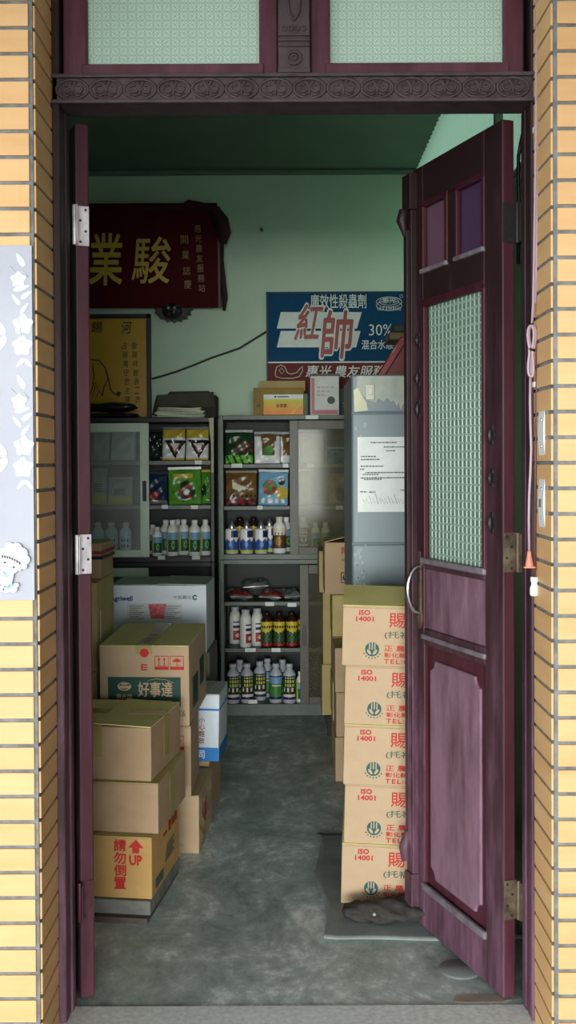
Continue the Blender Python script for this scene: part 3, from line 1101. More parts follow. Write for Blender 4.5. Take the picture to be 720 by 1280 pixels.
g.tube([(q - 0.15, y - 0.0006, 0.166), (q - 0.12, y - 0.0006, 0.172), (q - 0.085, y - 0.0006, 0.170), (q - 0.055, y - 0.0006, 0.158)], 0.0011, 5)
g.build('swoosh_mark', CARDP, hs)
letters('500X6', q - 0.085, q - 0.014, 0.036, 0.058, y, GRINKT, hs, 0.0)
g = MB()
arrows_sign(g, q - 0.098, 0.230, 0.025, y)
umbrella_sign(g, q - 0.043, 0.230, 0.025, y)
g.build('care_symbols', RED, hs)
g = MB().prism(disc(0.016, 22, (q - 0.160, 0.266)), y - 0.0012, y - 0.0004)
g.box(q - 0.172, q - 0.150, y - 0.0012, y - 0.0004, 0.203, 0.207).box(q - 0.172, q - 0.150, y - 0.0012, y - 0.0004, 0.212, 0.216)
g.box(q - 0.172, q - 0.150, y - 0.0012, y - 0.0004, 0.221, 0.225).box(q - 0.172, q - 0.168, y - 0.0012, y - 0.0004, 0.203, 0.225)
g.build('seal_print', RED, hs)
MT = Matrix.Translation((0, 0, 0.2868)) @ Matrix.Rotation(R(-90), 4, 'X')
for i, ch in enumerate('惠光牌'):
    MTi = Matrix.Translation((0, -0.15 + i * 0.06, 0.2942)) @ Matrix.Rotation(R(-90), 4, 'X')
    letters(ch, -0.016, 0.016, -0.016, 0.016, 0.0, INK if i else DRED, hs, 0.0, M4=MTi)
MB().box(q + 0.004, q + 0.0046, -0.16, -0.03, 0.05, 0.16).build('side_panel_print', DGRN, hs)
MB().box(q + 0.004, q + 0.0046, 0.02, 0.13, 0.09, 0.19).build('side_panel_print', DGRN, hs)

# blue and white narrow carton standing further back on its own kraft carton
p = W(262, 1030, 4.33)
carton('cardboard_carton', 'kraft carton on the floor carrying the narrow blue and white carton', (p.x, 4.33, 0), 'R', 0.34, 0.34, 0.228, R(-4), mat=CARD, top=CARDO, seed=73)
p = W(273, 953, 4.325)
bw = carton('cardboard_carton', 'narrow white carton with blue bands and a red handle-with-care line', (p.x, 4.325, 0.229), 'R', 0.092, 0.26, 0.272, R(-4),
            ry=R(1.2), mat=CARDW, top=M('grey_white_board', (176, 180, 176), 0.7), seed=74, bulge=0.002)
y = -0.13 - 0.0034
MB().box(-0.0455, 0.0455, y, y + 0.0006, 0.002, 0.056).build('blue_band', BLUEP, bw)
MB().box(-0.0455, 0.0455, y, y + 0.0006, 0.205, 0.213).build('blue_band', BLUEP, bw)
for i, ch in enumerate('小心輕放'):
    zt = 0.178 - i * 0.0275
    letters(ch, -0.034, -0.011, zt - 0.0235, zt, y, DRED, bw, 0.012)
letters('司', -0.034, -0.010, 0.013, 0.044, y - 0.0006, WHITE, bw, 0.015)
MB().box(0.046 + 0.0022, 0.046 + 0.0028, -0.125, 0.125, 0.205, 0.213).build('blue_band', BLUEP, bw)
MB().box(0.046 + 0.0022, 0.046 + 0.0028, -0.125, 0.125, 0.002, 0.056).build('blue_band', BLUEP, bw)

# white printed carton on greyish cartons, against the left cabinet
p = W(258, 760, 4.75)
zz = 0.0
for i, lab in enumerate(('greyish carton on the floor under the big white carton', 'greyish carton directly under the big white carton')):
    carton('cardboard_carton', lab, (p.x + 0.012, 4.76, zz), 'R', 0.43, 0.34, 0.296, R(-2), mat=CARDG, top=CARDG, seed=80 + i)
    zz += 0.297
aw = carton('cardboard_carton', 'big white carton with navy lettering and a red stamp, behind the green labelled carton', (p.x, 4.75, zz), 'R', 0.425, 0.34, 0.30, R(-2),
            mat=CARDW, top=M('pale_green_board', (160, 176, 158), 0.7), lift=(0.0, 0.02), seed=82)
y = -0.17 - 0.0045
q = 0.2125
letters('Agriwell', -q - 0.002 + 0.002, -q + 0.098, 0.222, 0.250, y, NAVY, aw, 0.03)
letters('中鉅農化', q - 0.145, q - 0.066, 0.236, 0.252, y, GRINKT, aw, 0.0)
g = MB()
arc_band(g, 0.006, 0.0115, R(30), R(330), y, (q - 0.050, 0.243), 16)
g.build('ring_emblem', GRINK, aw)
MB().box(-q + 0.075, q - 0.105, y, y + 0.0005, 0.14, 0.218).build('paper_sticker', M('sticker_paper', (206, 210, 208), 0.7), aw)
for (a, b_) in ((-q + 0.085, -q + 0.150), (q - 0.195, q - 0.115)):
    g = MB()
    for k in range(7):
        g.box(a, b_ - 0.012 * (k % 3), y - 0.0006, y - 0.0001, 0.204 - k * 0.009, 0.2065 - k * 0.009)
    g.build('sticker_print', GRINKT, aw)
MB().prism([(-q + 0.168, 0.214), (-q + 0.248, 0.214), (-q + 0.238, 0.15), (-q + 0.178, 0.15)], y - 0.0008, y - 0.0002).build('red_stamp', M('faded_red_stamp', (188, 72, 84), 0.7, (204, 120, 124), 60, lo=0.4, hi=0.6), aw)

# olive cartons stacked behind the left leaf
zz = 0
p = W(121, 730, 3.98)
for i, lab in enumerate(('kraft carton on the floor behind the left door leaf', 'kraft carton midway up the column behind the left door leaf',
                         'upper olive kraft carton behind the left leaf, carrying the strapped one')):
    t_ = carton('cardboard_carton', lab, (p.x, 3.98, zz), 'R', 0.34, 0.36, 0.329, R(-0.5), mat=CARDO, top=CARDY, tape=TAPE if i == 2 else None, seed=90 + i)
    zz += 0.33
MB().box(0.17 + 0.004, 0.17 + 0.0046, -0.14, -0.125, 0.06, 0.22).build('paper_strip', WHITEL, t_)
p = W(127, 720, 4.1)
st = carton('cardboard_carton', 'small kraft carton with a black strap, highest behind the left door leaf', (p.x, 4.1, zz), 'R', 0.26, 0.23, 0.135, R(-1.5),
            mat=CARD, top=CARDO, seed=95)
g = MB()
for (zz0, mm) in ((0.075, 0), (0.095, 1)):
    g.box(-0.135, 0.135, -0.1255, -0.1235, zz0, zz0 + 0.012, mm)
    g.box(0.1335, 0.1355, -0.1255, 0.1245, zz0, zz0 + 0.012, mm)
g.build('strap', [BLACK, DRED], st)

# ------------------------------------------------------------------ cabinets on the back wall
YC, DC = 6.08, 0.36


BACKP = M('shaded_cabinet_back', (46, 50, 47), 0.6, (38, 42, 39), 5)  # dark to stand in for the shade inside the cabinets


def cabinet(name, label, x0, x1, z0, z1, shelf_z, door_x, carc, doorm, glassm, open_from, lipm, base_h=0.0, fr_w=0.05):
    rel = Vector(((x0 + x1) / 2, YC + DC / 2, z0))
    t_ = thing(name, label, 'cabinet', rel)
    g = MB()
    yb = YC + DC
    g.box(x0, x0 + 0.02, YC, yb, z0, z1).box(x1 - 0.02, x1, YC, yb, z0, z1)
    g.box(x0 + 0.02, x1 - 0.02, YC, yb, z1 - 0.025, z1)
    g.box(x0 + 0.02, x1 - 0.02, YC, yb, z0, z0 + 0.03 + base_h)
    g.build('carcass', carc, t_, bevel=0.002, rel=rel)
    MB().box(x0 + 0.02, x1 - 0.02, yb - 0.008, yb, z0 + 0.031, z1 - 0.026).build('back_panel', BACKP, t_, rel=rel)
    for z in shelf_z:
        MB().box(x0 + 0.021, x1 - 0.021, YC + 0.022, yb - 0.009, z - 0.022, z).build('shelf', lipm, t_, bevel=0.002, rel=rel)
    a, b_ = door_x
    d = MB()
    ya, yb2 = YC + 0.003, YC + 0.019
    zb, zt = z0 + 0.031 + base_h - 0.012, z1 - 0.030
    d.box(a, a + fr_w, ya, yb2, zb, zt).box(b_ - fr_w, b_, ya, yb2, zb, zt)
    d.box(a + fr_w, b_ - fr_w, ya, yb2, zb, zb + fr_w).box(a + fr_w, b_ - fr_w, ya, yb2, zt - fr_w, zt)
    dd = d.build('sliding_door', doorm, t_, bevel=0.002, rel=rel)
    MB().box(a + fr_w - 0.004, b_ - fr_w + 0.004, YC + 0.009, YC + 0.013, zb + fr_w - 0.004, zt - fr_w + 0.004).build('glass_pane', glassm, dd, rel=rel)
    hx = b_ - fr_w / 2 if open_from == 'R' else a + fr_w / 2
    zm = (zb + zt) / 2
    MB().prism([(x_, z_) for x_, z_ in rrect(hx - 0.011, hx + 0.011, zm - 0.058, zm + 0.058, 0.006)], ya - 0.002, ya + 0.006).build('recessed_pull', BLACK, dd, bevel=0.001, rel=rel)
    return t_, rel


def tags_on(t_, rel, spots, y0):
    for px, py, wd in spots:
        p = W(px, py, y0)
        MB().box(p.x - wd / 2, p.x + wd / 2, y0 - 0.0016, y0 - 0.0006, p.z - 0.011, p.z + 0.011).build('price_tag', WHITEL, t_, rel=rel)


zsplit = W(330, 699.5, YC).z
xr0 = W(275, 640, YC).x
xr1 = xr0 + 0.87
ztop = W(330, 519, YC).z
zs = [W(330, y_, YC + 0.03).z for y_ in (580, 632.5)]
cabU, relU = cabinet('glass_door_cabinet', 'upper grey steel cabinet in the middle of the back wall, olive sliding glass door', xr0, xr1, zsplit, ztop, zs,
                     (W(362, 600, YC).x, xr1 - 0.022), STEEL, OLIVED, CLEARD, 'L', STEEL)
zl = [W(330, y_, YC + 0.03).z for y_ in (752, 810)]
cabL, relL = cabinet('glass_door_cabinet', 'lower grey steel cabinet in the middle of the back wall, full of bottles', xr0, xr1, 0.0, zsplit - 0.001, zl,
                     (W(375, 800, YC).x, xr1 - 0.022), STEEL, OLIVED, CLEARD, 'L', STEEL, base_h=0.035)
xl1 = W(268, 640, YC).x
xl0 = xl1 - 0.87
zt_l = W(190, 522, YC).z
zsl = [W(230, y_, YC + 0.03).z for y_ in (576, 631.5)]
zspl = W(190, 703, YC).z
cabA, relA = cabinet('glass_door_cabinet', 'upper black cabinet on the left with a pale green sliding glass door', xl0, xl1, zspl, zt_l, zsl,
                     (xl0 + 0.03, W(186, 600, YC).x), BLACKM, PALED, CLEAR, 'R', M('pale_shelf_edge', (120, 126, 118), 0.5))
cabB, relB = cabinet('glass_door_cabinet', 'lower black cabinet behind the left cartons with a pale green door frame', xl0, xl1, 0.0, zspl - 0.001,
                     [0.4], (xl0 + 0.03, W(186, 800, YC).x), BLACKM, PALED, CLEAR, 'R', BLACKM)
tags_on(cabA, relA, ((202, 697, 0.04), (245, 697, 0.045)), YC)
tags_on(cabA, relA, ((248, 578, 0.04), (206, 633.5, 0.035), (243, 634, 0.04)), YC + 0.022)
tags_on(cabU, relU, ((296, 582, 0.06), (357, 582, 0.03), (325, 634.5, 0.03), (424, 634.5, 0.04), (388, 582, 0.04)), YC + 0.022)
tags_on(cabU, relU, ((390, 521.5, 0.07),), YC)
tags_on(cabL, relL, ((337, 755, 0.05), (365, 756, 0.05), (313, 812.5, 0.06), (345, 812.5, 0.05)), YC + 0.022)
tags_on(cabL, relL, ((316, 877, 0.05),), YC)
g = MB()
pts = [(W(261, 523, 6.07).x, W(261, 523, 6.07).z), (W(267, 522, 6.07).x, W(267, 522, 6.07).z), (W(267, 590, 6.07).x, W(267, 590, 6.07).z),
       (W(264, 591, 6.07).x, W(264, 591, 6.07).z), (W(264, 556, 6.07).x, W(264, 556, 6.07).z), (W(262, 540, 6.07).x, W(262, 540, 6.07).z)]
g.prism(pts, YC - 0.0025, YC - 0.001).build('tape_strip', M('old_cream_tape', (178, 172, 140), 0.6), cabA, rel=relA)


# ------------------------------------------------------------------ bottles
def sleeve(r, z0, z1, cells, mats, parent, name='paper_label', n=48, nv=12):
    g = MB()
    g.grid(lambda u, v: Vector((r * math.cos(2 * PI * u), r * math.sin(2 * PI * u), z0 + (z1 - z0) * v)), n, nv, cells)
    return g.build(name, mats, parent, recalc=False)


def front(u):
    """0..1 across the side of a round label that faces the street"""
    return (u - 0.5) / 0.5


YEL = M('yellow_print', (214, 190, 60), 0.5)
YELG = M('yellow_green_print', (192, 196, 84), 0.5)
LBLUE = M('pale_blue_print', (120, 160, 196), 0.5)
MBLUE = M('mid_blue_print', (46, 84, 156), 0.45)
DBLUE = M('dark_blue_print', (28, 36, 92), 0.45)
GREENP = M('green_print', (64, 128, 60), 0.5)
LIME = M('lime_print', (96, 176, 40), 0.45)
BROWNB = M('brown_bottle_plastic', (52, 26, 16), 0.25)
GREYB = M('grey_white_plastic', (184, 188, 194), 0.35)
MILKB = M('milky_blue_plastic', (200, 220, 228), 0.4)
SILV = M('silver_cap_metal', (196, 196, 198), 0.28, metal=0.9)
GOLDP = M('gold_print', (164, 118, 46), 0.4)
REDP = M('red_print', (170, 36, 36), 0.45)
DARKP = M('charcoal_print', (40, 42, 40), 0.45)
CREAMP = M('cream_print', (220, 214, 190), 0.5)


def round_shoulder(r, h, neck=0.42, sh=0.80):
    return [(r * 0.92, 0), (r, 0.006), (r, h * 0.70), (r * 0.97, h * 0.74), (r * 0.80, h * sh), (r * neck * 1.15, h * 0.86), (r * neck, h * 0.88), (r * neck, h * 0.90)]


def bottle(kind, label, loc, h=0.2, r=0.034, group=None):
    t_ = thing('bottle', label, 'bottle', loc, (0, 0, random.uniform(-0.25, 0.25)), group)
    if kind == 'landscape':             # white, yellow and blue-green label
        MB().lathe(round_shoulder(r, h)).build('body', WHITE, t_)
        MB().lathe([(r * 0.5, h * 0.885), (r * 0.52, h * 0.89), (r * 0.52, h * 0.99), (r * 0.48, h)], 18).build('cap', WHITE, t_)

        def cells(u, v):
            f = front(u)
            if f < 0 or f < 0.33:
                return 0 if f >= 0 else 3
            if f > 0.93:
                return 0
            if v > 0.62:
                return 1
            dx, dz = (f - 0.62) * 2.4, (v - 0.34) * 1.3
            d = math.hypot(dx, dz)
            return 4 if 0.14 < d < 0.26 else (2 if d > 0.36 or d < 0.14 else 5)
        sleeve(r + 0.0006, h * 0.12, h * 0.66, cells, [YELG, LBLUE, GRINK, WHITE, LIME, DARKP], t_, nv=16)
    elif kind == 'cone':                # white and blue with a tall silver cone cap
        MB().lathe([(r * 0.94, 0), (r, 0.006), (r, h * 0.70), (r * 0.9, h * 0.73), (r * 0.62, h * 0.75)]).build('body', WHITE, t_)
        MB().lathe([(r * 0.60, h * 0.745), (r * 0.62, h * 0.76), (r * 0.46, h * 0.88), (r * 0.24, h * 0.97), (r * 0.18, h)], 18).build('cap', SILV, t_)

        def cells(u, v):
            f = front(u)
            wv = 0.56 + 0.05 * math.sin(u * 40)
            if v > 0.68 and 0.55 < f < 0.95:
                return 3 if (int(v * 30) % 2) else 0
            if v > wv:
                return 0
            if v > 0.12 and math.hypot((f - 0.5) * 2.2, (v - 0.36) * 1.6) < 0.18:
                return 4
            return 1 if v > 0.10 else 2
        sleeve(r + 0.0006, h * 0.03, h * 0.69, cells, [WHITE, MBLUE, YELG, DBLUE, LBLUE], t_, nv=16)
    elif kind == 'brownlabel':
        MB().lathe(round_shoulder(r, h)).build('body', WHITE, t_)
        MB().lathe([(r * 0.5, h * 0.885), (r * 0.52, h * 0.89), (r * 0.52, h * 0.99), (r * 0.48, h)], 18).build('cap', CREAMP, t_)

        def cells(u, v):
            f = front(u)
            if v > 0.80:
                return 0
            if 0.66 < v and (int(f * 18) % 3):
                return 2
            if math.hypot((f - 0.5) * 1.6, (v - 0.36)) < 0.24:
                return 3
            return 1
        sleeve(r + 0.0006, h * 0.14, h * 0.70, cells, [CREAMP, M('umber_print', (84, 60, 34), 0.45), CREAMP, GOLDP, DARKP], t_, nv=14)
    elif kind == 'whitered':
        MB().lathe(round_shoulder(r, h, 0.6, 0.86)).build('body', WHITE, t_)
        MB().lathe([(r * 0.66, h * 0.88), (r * 0.68, h * 0.885), (r * 0.68, h * 0.99), (r * 0.62, h)], 18).build('cap', GREYB, t_)

        def cells(u, v):
            f = front(u)
            if 0.45 < f < 0.98:
                if 0.05 < v < 0.45:
                    return 1 if math.hypot((f - 0.7) * 2, (v - 0.25) * 1.8) > 0.2 else 3
                if 0.55 < v < 0.85 and int(v * 40) % 3:
                    return 2
            return 0
        sleeve(r + 0.0006, h * 0.08, h * 0.72, cells, [WHITE, REDP, DBLUE, CREAMP], t_, nv=18)
    elif kind == 'amber':
        MB().lathe(round_shoulder(r, h, 0.45, 0.82)).build('body', BROWNB, t_)
        MB().lathe([(r * 0.5, h * 0.885), (r * 0.55, h * 0.89), (r * 0.55, h * 0.97), (r * 0.35, h)], 18).build('cap', BLACK, t_)

        def cells(u, v):
            f = front(u)
            if v > 0.94:
                return 4
            if v > 0.60 + 0.08 * math.cos((f - 0.5) * 6) * -1:
                return 1 if not (0.70 < v < 0.8 and int(f * 16) % 2) else 4
            if v < 0.10:
                return 2
            return (3 if (int(v * 36) + int(f * 14)) % 3 else 5) if 0.1 < f < 0.9 else 4
        sleeve(r + 0.0006, h * 0.06, h * 0.76, cells, [YEL, YEL, REDP, DARKP, BROWNB, GREENP], t_, nv=20)
    elif kind == 'greyblue':            # grey-white body, green label with dark blocks and navy foot band
        MB().lathe(round_shoulder(r, h)).build('body', GREYB, t_)
        MB().lathe([(r * 0.52, h * 0.885), (r * 0.56, h * 0.89), (r * 0.56, h * 0.99), (r * 0.5, h)], 18).build('cap', GREYB, t_)

        def cells(u, v):
            f = front(u)
            if v > 0.95 or v < 0.10:
                return 2
            if f < 0.05 or f > 0.95:
                return 1
            if v > 0.55:
                return (3 if (int(f * 22) % 3 and int(v * 18) % 3) else 4) if 0.3 < f < 0.82 else 1
            if 0.22 < v < 0.52 and 0.25 < f < 0.85:
                return 4 if (v < 0.34 or int(f * 9) % 2) else 0
            return 0 if 0.2 < f < 0.9 and v < 0.22 else 1
        sleeve(r + 0.0006, h * 0.10, h * 0.70, cells, [CREAMP, M('deep_green_print', (38, 74, 44), 0.5), DBLUE, YELG, DARKP], t_, nv=18)
    elif kind == 'greengrey':
        MB().lathe(round_shoulder(r, h)).build('body', GREYB, t_)
        MB().lathe([(r * 0.52, h * 0.885), (r * 0.56, h * 0.89), (r * 0.56, h * 0.99), (r * 0.5, h)], 18).build('cap', GREYB, t_)
        sleeve(r + 0.0006, h * 0.10, h * 0.70, lambda u, v: 2 if (v > 0.94 or v < 0.1) else (3 if (0.55 < v < 0.62 or 0.7 < v < 0.74) and 0.3 < front(u) < 0.8 else (1 if v < 0.66 else 0)),
               [LBLUE, GREENP, DBLUE, CREAMP], t_, nv=18)
    elif kind == 'milky':
        MB().lathe(round_shoulder(r, h)).build('body', MILKB, t_)
        MB().lathe([(r * 0.5, h * 0.885), (r * 0.55, h * 0.89), (r * 0.55, h * 0.99), (r * 0.48, h)], 18).build('cap', CREAMP, t_)
        sleeve(r + 0.0006, h * 0.10, h * 0.68, lambda u, v: 1 if (0.35 < front(u) < 0.8 and (0.55 < v < 0.68 or 0.3 < v < 0.42) and int(front(u) * 20) % 3) else 0,
               [M('faded_blue_label', (180, 204, 214), 0.5), DARKP], t_, nv=14)
    return t_


def shelf_item(px, Y, z):
    p = W(px, 700, Y)
    return Vector((p.x, Y, z + 0.0008))


zA = [zsl[0], zsl[1], zspl + 0.03]
zU = [zs[0], zs[1], zsplit + 0.03]
zLo = [zl[0], zl[1], 0.0 + 0.03 + 0.035]
# left cabinet, bottom row
G1 = 'white bottles on the lowest shelf of the upper black cabinet'
for px, Y, h, r, lab in ((196.5, 6.15, 0.165, 0.029, 'shorter leftmost bottle with yellow and blue label, open side of the black cabinet'),
                         (216, 6.15, 0.205, 0.034, 'large white bottle with landscape label, second from the left in the black cabinet'),
                         (230, 6.21, 0.205, 0.033, 'white landscape label bottle set back between two larger ones in the black cabinet'),
                         (243.5, 6.14, 0.205, 0.034, 'white landscape label bottle left of the rightmost one in the black cabinet'),
                         (257, 6.19, 0.205, 0.031, 'rightmost white bottle on the open side of the black cabinet'),
                         (207.5, 6.26, 0.2, 0.034, 'white bottle hidden in the back row behind the short one in the black cabinet'),
                         (222, 6.31, 0.2, 0.034, 'white bottle in the back row behind the large landscape bottle in the black cabinet'),
                         (191, 6.3, 0.17, 0.03, 'white bottle at the back beside the pale green sliding door')):
    bottle('landscape', lab, shelf_item(px, Y, zA[2]), h, r, G1)
G2 = 'milky blue bottles behind the pale green sliding door'
for px, lab in ((123, 'milky blue bottle nearest the left leaf, behind the pale green sliding door'), (139.5, 'middle milky blue bottle behind the pale green sliding door'),
                (157.5, 'milky blue bottle nearest the handle of the pale green sliding door')):
    bottle('milky', lab, shelf_item(px, 6.17, zA[2]), 0.19, 0.035, G2)
# right upper cabinet, bottom row
for px, lab in ((290, 'leftmost blue and white bottle with silver cone cap'), (308.5, 'middle blue and white bottle with silver cone cap'),
                (326.5, 'rightmost blue and white bottle with silver cone cap')):
    bottle('cone', lab, shelf_item(px, 6.15, zU[2]), 0.19, 0.037, 'blue and white cone capped bottles in the middle cabinet')
bottle('brownlabel', 'white bottle with a brown and gold label beside the cone capped bottles', shelf_item(349.5, 6.15, zU[2]), 0.208, 0.038)
for px, Y, k, lab in ((300, 6.26, 'amber', 'dark bottle behind the leftmost two cone capped bottles'), (317, 6.28, 'amber', 'dark bottle behind the gap of the right two cone capped bottles'),
                      (337, 6.25, 'cone', 'bottle in the back row between cone capped and brown labelled bottles'), (358, 6.27, 'landscape', 'pale bottle behind the brown labelled one by the door edge')):
    bottle(k, lab, shelf_item(px, Y, zU[2]), 0.2, 0.034)
for px, lab in ((394.5, 'left white bottle seen through the olive sliding door'), (407, 'right white bottle seen through the olive sliding door')):
    bottle('landscape', lab, shelf_item(px, 6.22, zU[2]), 0.17, 0.027, 'white bottles behind the olive sliding door')
bottle('greyblue', 'dull bottle behind the olive door frame, left of the white pair', shelf_item(379, 6.24, zU[2]), 0.2, 0.033)
# right lower cabinet, middle shelf
for px, Y, lab in ((306.5, 6.15, 'white bottle with red label, front one on the middle shelf of the lower cabinet'), (321, 6.2, 'white bottle with red label beside the amber bottles'),
                   (293.5, 6.27, 'white bottle set back at the left end of the middle shelf of the lower cabinet')):
    bottle('whitered', lab, shelf_item(px, Y, zLo[1]), 0.215, 0.0335, 'white red labelled bottles in the lower cabinet')
for px, lab in ((333, 'leftmost amber bottle with yellow label'), (348.5, 'second amber bottle with yellow label from the left'),
                (364.5, 'third amber bottle with yellow label from the left'), (378, 'amber bottle half hidden by the olive frame of the lower door')):
    bottle('amber', lab, shelf_item(px, 6.13 if px < 370 else 6.2, zLo[1]), 0.205, 0.0335, 'amber bottles with yellow labels in the lower cabinet')
# right lower cabinet, floor of the cabinet
for px, Y, k, lab in ((290.5, 6.12, 'greyblue', 'leftmost grey bottle with green label at the bottom of the lower cabinet'),
                      (308, 6.13, 'greyblue', 'second grey bottle with green label at the bottom of the lower cabinet'),
                      (324, 6.2, 'greyblue', 'third grey bottle, slightly set back, at the bottom of the lower cabinet'),
                      (344, 6.13, 'greengrey', 'grey bottle with an all green label at the bottom of the lower cabinet'),
                      (361, 6.12, 'greyblue', 'rightmost large grey bottle at the bottom of the lower cabinet'),
                      (333.5, 6.285, 'greengrey', 'grey bottle in the back row between the green labelled ones'),
                      (352.5, 6.25, 'greyblue', 'grey bottle in the back row behind the rightmost two'),
                      (299, 6.25, 'greyblue', 'grey bottle in the back row behind the leftmost two')):
    bottle(k, lab, shelf_item(px, Y, zLo[2]), 0.222, 0.036, 'grey bottles at the bottom of the lower cabinet')
bottle('landscape', 'small slim white bottle beside the lower sliding door edge', shelf_item(374.5, 6.13, zLo[2]), 0.175, 0.023)


# ------------------------------------------------------------------ printed pouches
def pouch(label, loc, w_, h_, cells, mats, t=0.03, rx=-8, rz=0.0, group=None, flat=False, ry=0.0, seed=0, nu=28, nv=30):
    rnd = random.Random(seed)
    ph = [rnd.uniform(0, 6) for _ in range(6)]
    t_ = thing('product_pouch', label, 'pouch', loc, (R(-90 + rx) if flat else R(rx), R(ry), R(rz)), group)

    def sh(sgn):
        def fn(u, v):
            e = min(u, 1 - u, v, 1 - v)
            k = min(1, e / 0.22)
            k = math.sin(k * PI / 2)
            wr = 0.0035 * (math.sin(9 * u + 7 * v + ph[0]) + math.sin(15 * v - 8 * u + ph[1])) * k
            x = (u - 0.5) * w_ * (1 - 0.03 * k)
            return Vector((x, sgn * (t * 0.5 * k + wr) if k > 0 else 0, v * h_))
        return fn
    g = MB()
    g.grid(sh(-1), nu, nv, cells)
    g.grid(sh(1), nu, nv, lambda u, v: 0)
    bmesh.ops.remove_doubles(g.bm, verts=g.bm.verts, dist=0.00001)
    g.build('pouch_body', mats, t_)
    m2 = MB().box(-w_ / 2, w_ / 2, -0.0012, 0.0012, h_ - 0.004, h_ + 0.012)
    m2.build('seal_strip', mats[-1], t_, bevel=0.0005)
    return t_


FOIL = M('silver_foil', (186, 190, 188), 0.25, (150, 154, 152), 12, metal=0.6, lo=0.3, hi=0.7)
WPLA = M('white_glossy_film', (222, 226, 222), 0.32, spec=0.6)
YPLA = M('yellow_glossy_film', (196, 172, 60), 0.32, spec=0.6)
DPLA = M('dark_glossy_film', (34, 40, 38), 0.2, spec=0.6)
GPLA = M('green_glossy_film', (92, 156, 52), 0.3, (74, 136, 44), 30, spec=0.5)
DGPLA = M('dark_green_glossy_film', (30, 64, 34), 0.32, (24, 50, 30), 30, spec=0.6)
BPLA = M('blue_glossy_film', (120, 168, 200), 0.32, spec=0.6)
BRPLA = M('brown_glossy_film', (120, 88, 44), 0.32, (96, 70, 36), 20, spec=0.6)
RPLA = M('red_glossy_film', (150, 40, 36), 0.32, spec=0.6)
CLPLA = M('cloudy_film', (168, 176, 170), 0.32, (148, 156, 150), 16, spec=0.6)
NVPLA = M('navy_glossy_film', (36, 56, 84), 0.32, spec=0.6)


def tri(u, v):
    x = abs(u - 0.58)
    top, bot = 0.62, 0.06
    if v > 0.70:
        return 1
    e = (v - bot) / (top - bot)
    if 0 < e < 1 and x < 0.46 * e:
        if x > 0.46 * e - 0.10 or e > 0.86:
            return 2
        return 4 if x > 0.46 * e - 0.17 else 3
    return 1 if v < 0.08 else 0


TRI = [WPLA, YPLA, DPLA, WPLA, RPLA, FOIL]
yb = 6.2
for px, lab in ((217.5, 'pouch with a dark triangle emblem, left one of the pair on the top shelf'), (247, 'pouch with a dark triangle emblem, right one of the pair on the top shelf')):
    pouch(lab, shelf_item(px, 6.17, zA[0]), 0.132, 0.185, tri, TRI, rx=-10, rz=-4, group='triangle emblem pouches on the top shelf', seed=int(px))
pouch('dark green pouch beside the sliding door on the top shelf of the black cabinet', shelf_item(195, 6.22, zA[0]), 0.10, 0.17,
      lambda u, v: 1 if math.hypot(u - 0.5, v - 0.25) < 0.18 else 0, [DPLA, DGPLA, DPLA], seed=3)


def plant(u, v):
    d = math.hypot((u - 0.55) * 1.1, v - 0.36)
    if v > 0.74:
        return 1 if 0.15 < u < 0.75 and v < 0.86 else 0
    if d < 0.30:
        a = math.atan2(v - 0.36, u - 0.55)
        if d < 0.09:
            return 3
        return 2 if math.sin(3 * a + 9 * d) > -0.2 else (4 if d < 0.24 else 0)
    return 0


pouch('bright green pouch with a leaf picture, upright in the middle shelf of the black cabinet', shelf_item(232, 6.14, zA[1]), 0.19, 0.205, plant,
      [GPLA, YPLA, DGPLA, WPLA, RPLA, FOIL], rx=-6, rz=3, ry=-1, seed=5)
pouch('navy pouch lying back beside the sliding door, middle shelf of the black cabinet', shelf_item(197, 6.2, zA[1]), 0.12, 0.18,
      lambda u, v: 1 if 0.15 < v < 0.4 and u < 0.6 else (2 if v < 0.12 else 0), [NVPLA, RPLA, FOIL, NVPLA], rx=-12, seed=6)
pouch('green yellow pouch at the right edge of the middle shelf, black cabinet', shelf_item(257, 6.24, zA[1]), 0.07, 0.19,
      lambda u, v: 1 if math.hypot(u - 0.4, v - 0.4) < 0.2 else 0, [GPLA, DGPLA, YPLA], rx=-10, seed=7)
for px, z, wd, hh, lab in ((126, zA[0], 0.105, 0.2, 'cloudy pouch left of another, behind glass on the top shelf'), (155, zA[0], 0.14, 0.2, 'wide cloudy pouch behind glass on the top shelf'),
                           (124, zA[1], 0.09, 0.2, 'narrow pouch with a yellow foot behind glass, middle shelf'), (151, zA[1], 0.14, 0.15, 'squat printed pouch behind glass, middle shelf')):
    pouch(lab, shelf_item(px, 6.2, z), wd, hh, (lambda u, v: 1 if v < 0.3 else (2 if 0.35 < v < 0.6 and int(v * 30) % 2 and 0.2 < u < 0.7 else 0)) if z == zA[1] else (lambda u, v: 0 if u > 0.3 else 1),
          [CLPLA, YELG if z == zA[1] else CLPLA, DARKP, CLPLA], rx=-12, seed=int(px))
# middle cabinet, top shelf


def chili(u, v):
    if v > 0.8:
        return 0
    if 0.35 < v < 0.7 and 0.35 < u:
        return 1 if math.sin(21 * u) * math.sin(19 * v) > 0.25 else 0
    if v < 0.28:
        return 2 if math.sin(26 * u + 14 * v) > -0.5 else 0
    return 0


pouch('dark green pouch with chillies and leaves, top shelf of the middle cabinet', shelf_item(299.5, 6.16, zU[0]), 0.158, 0.185, chili, [DGPLA, RPLA, LIME, FOIL], rx=-8, seed=11)


def window_bag(u, v):
    if v > 0.72 and 0.25 < u < 0.85:
        return 1
    if 0.25 < v <= 0.72 and 0.28 < u < 0.8:
        return 2 if math.hypot((u - 0.55) * 1.2, v - 0.42) < 0.2 else 1
    if 0.12 < u < 0.28 and v < 0.7:
        return 0
    return 0 if v < 0.9 else 3


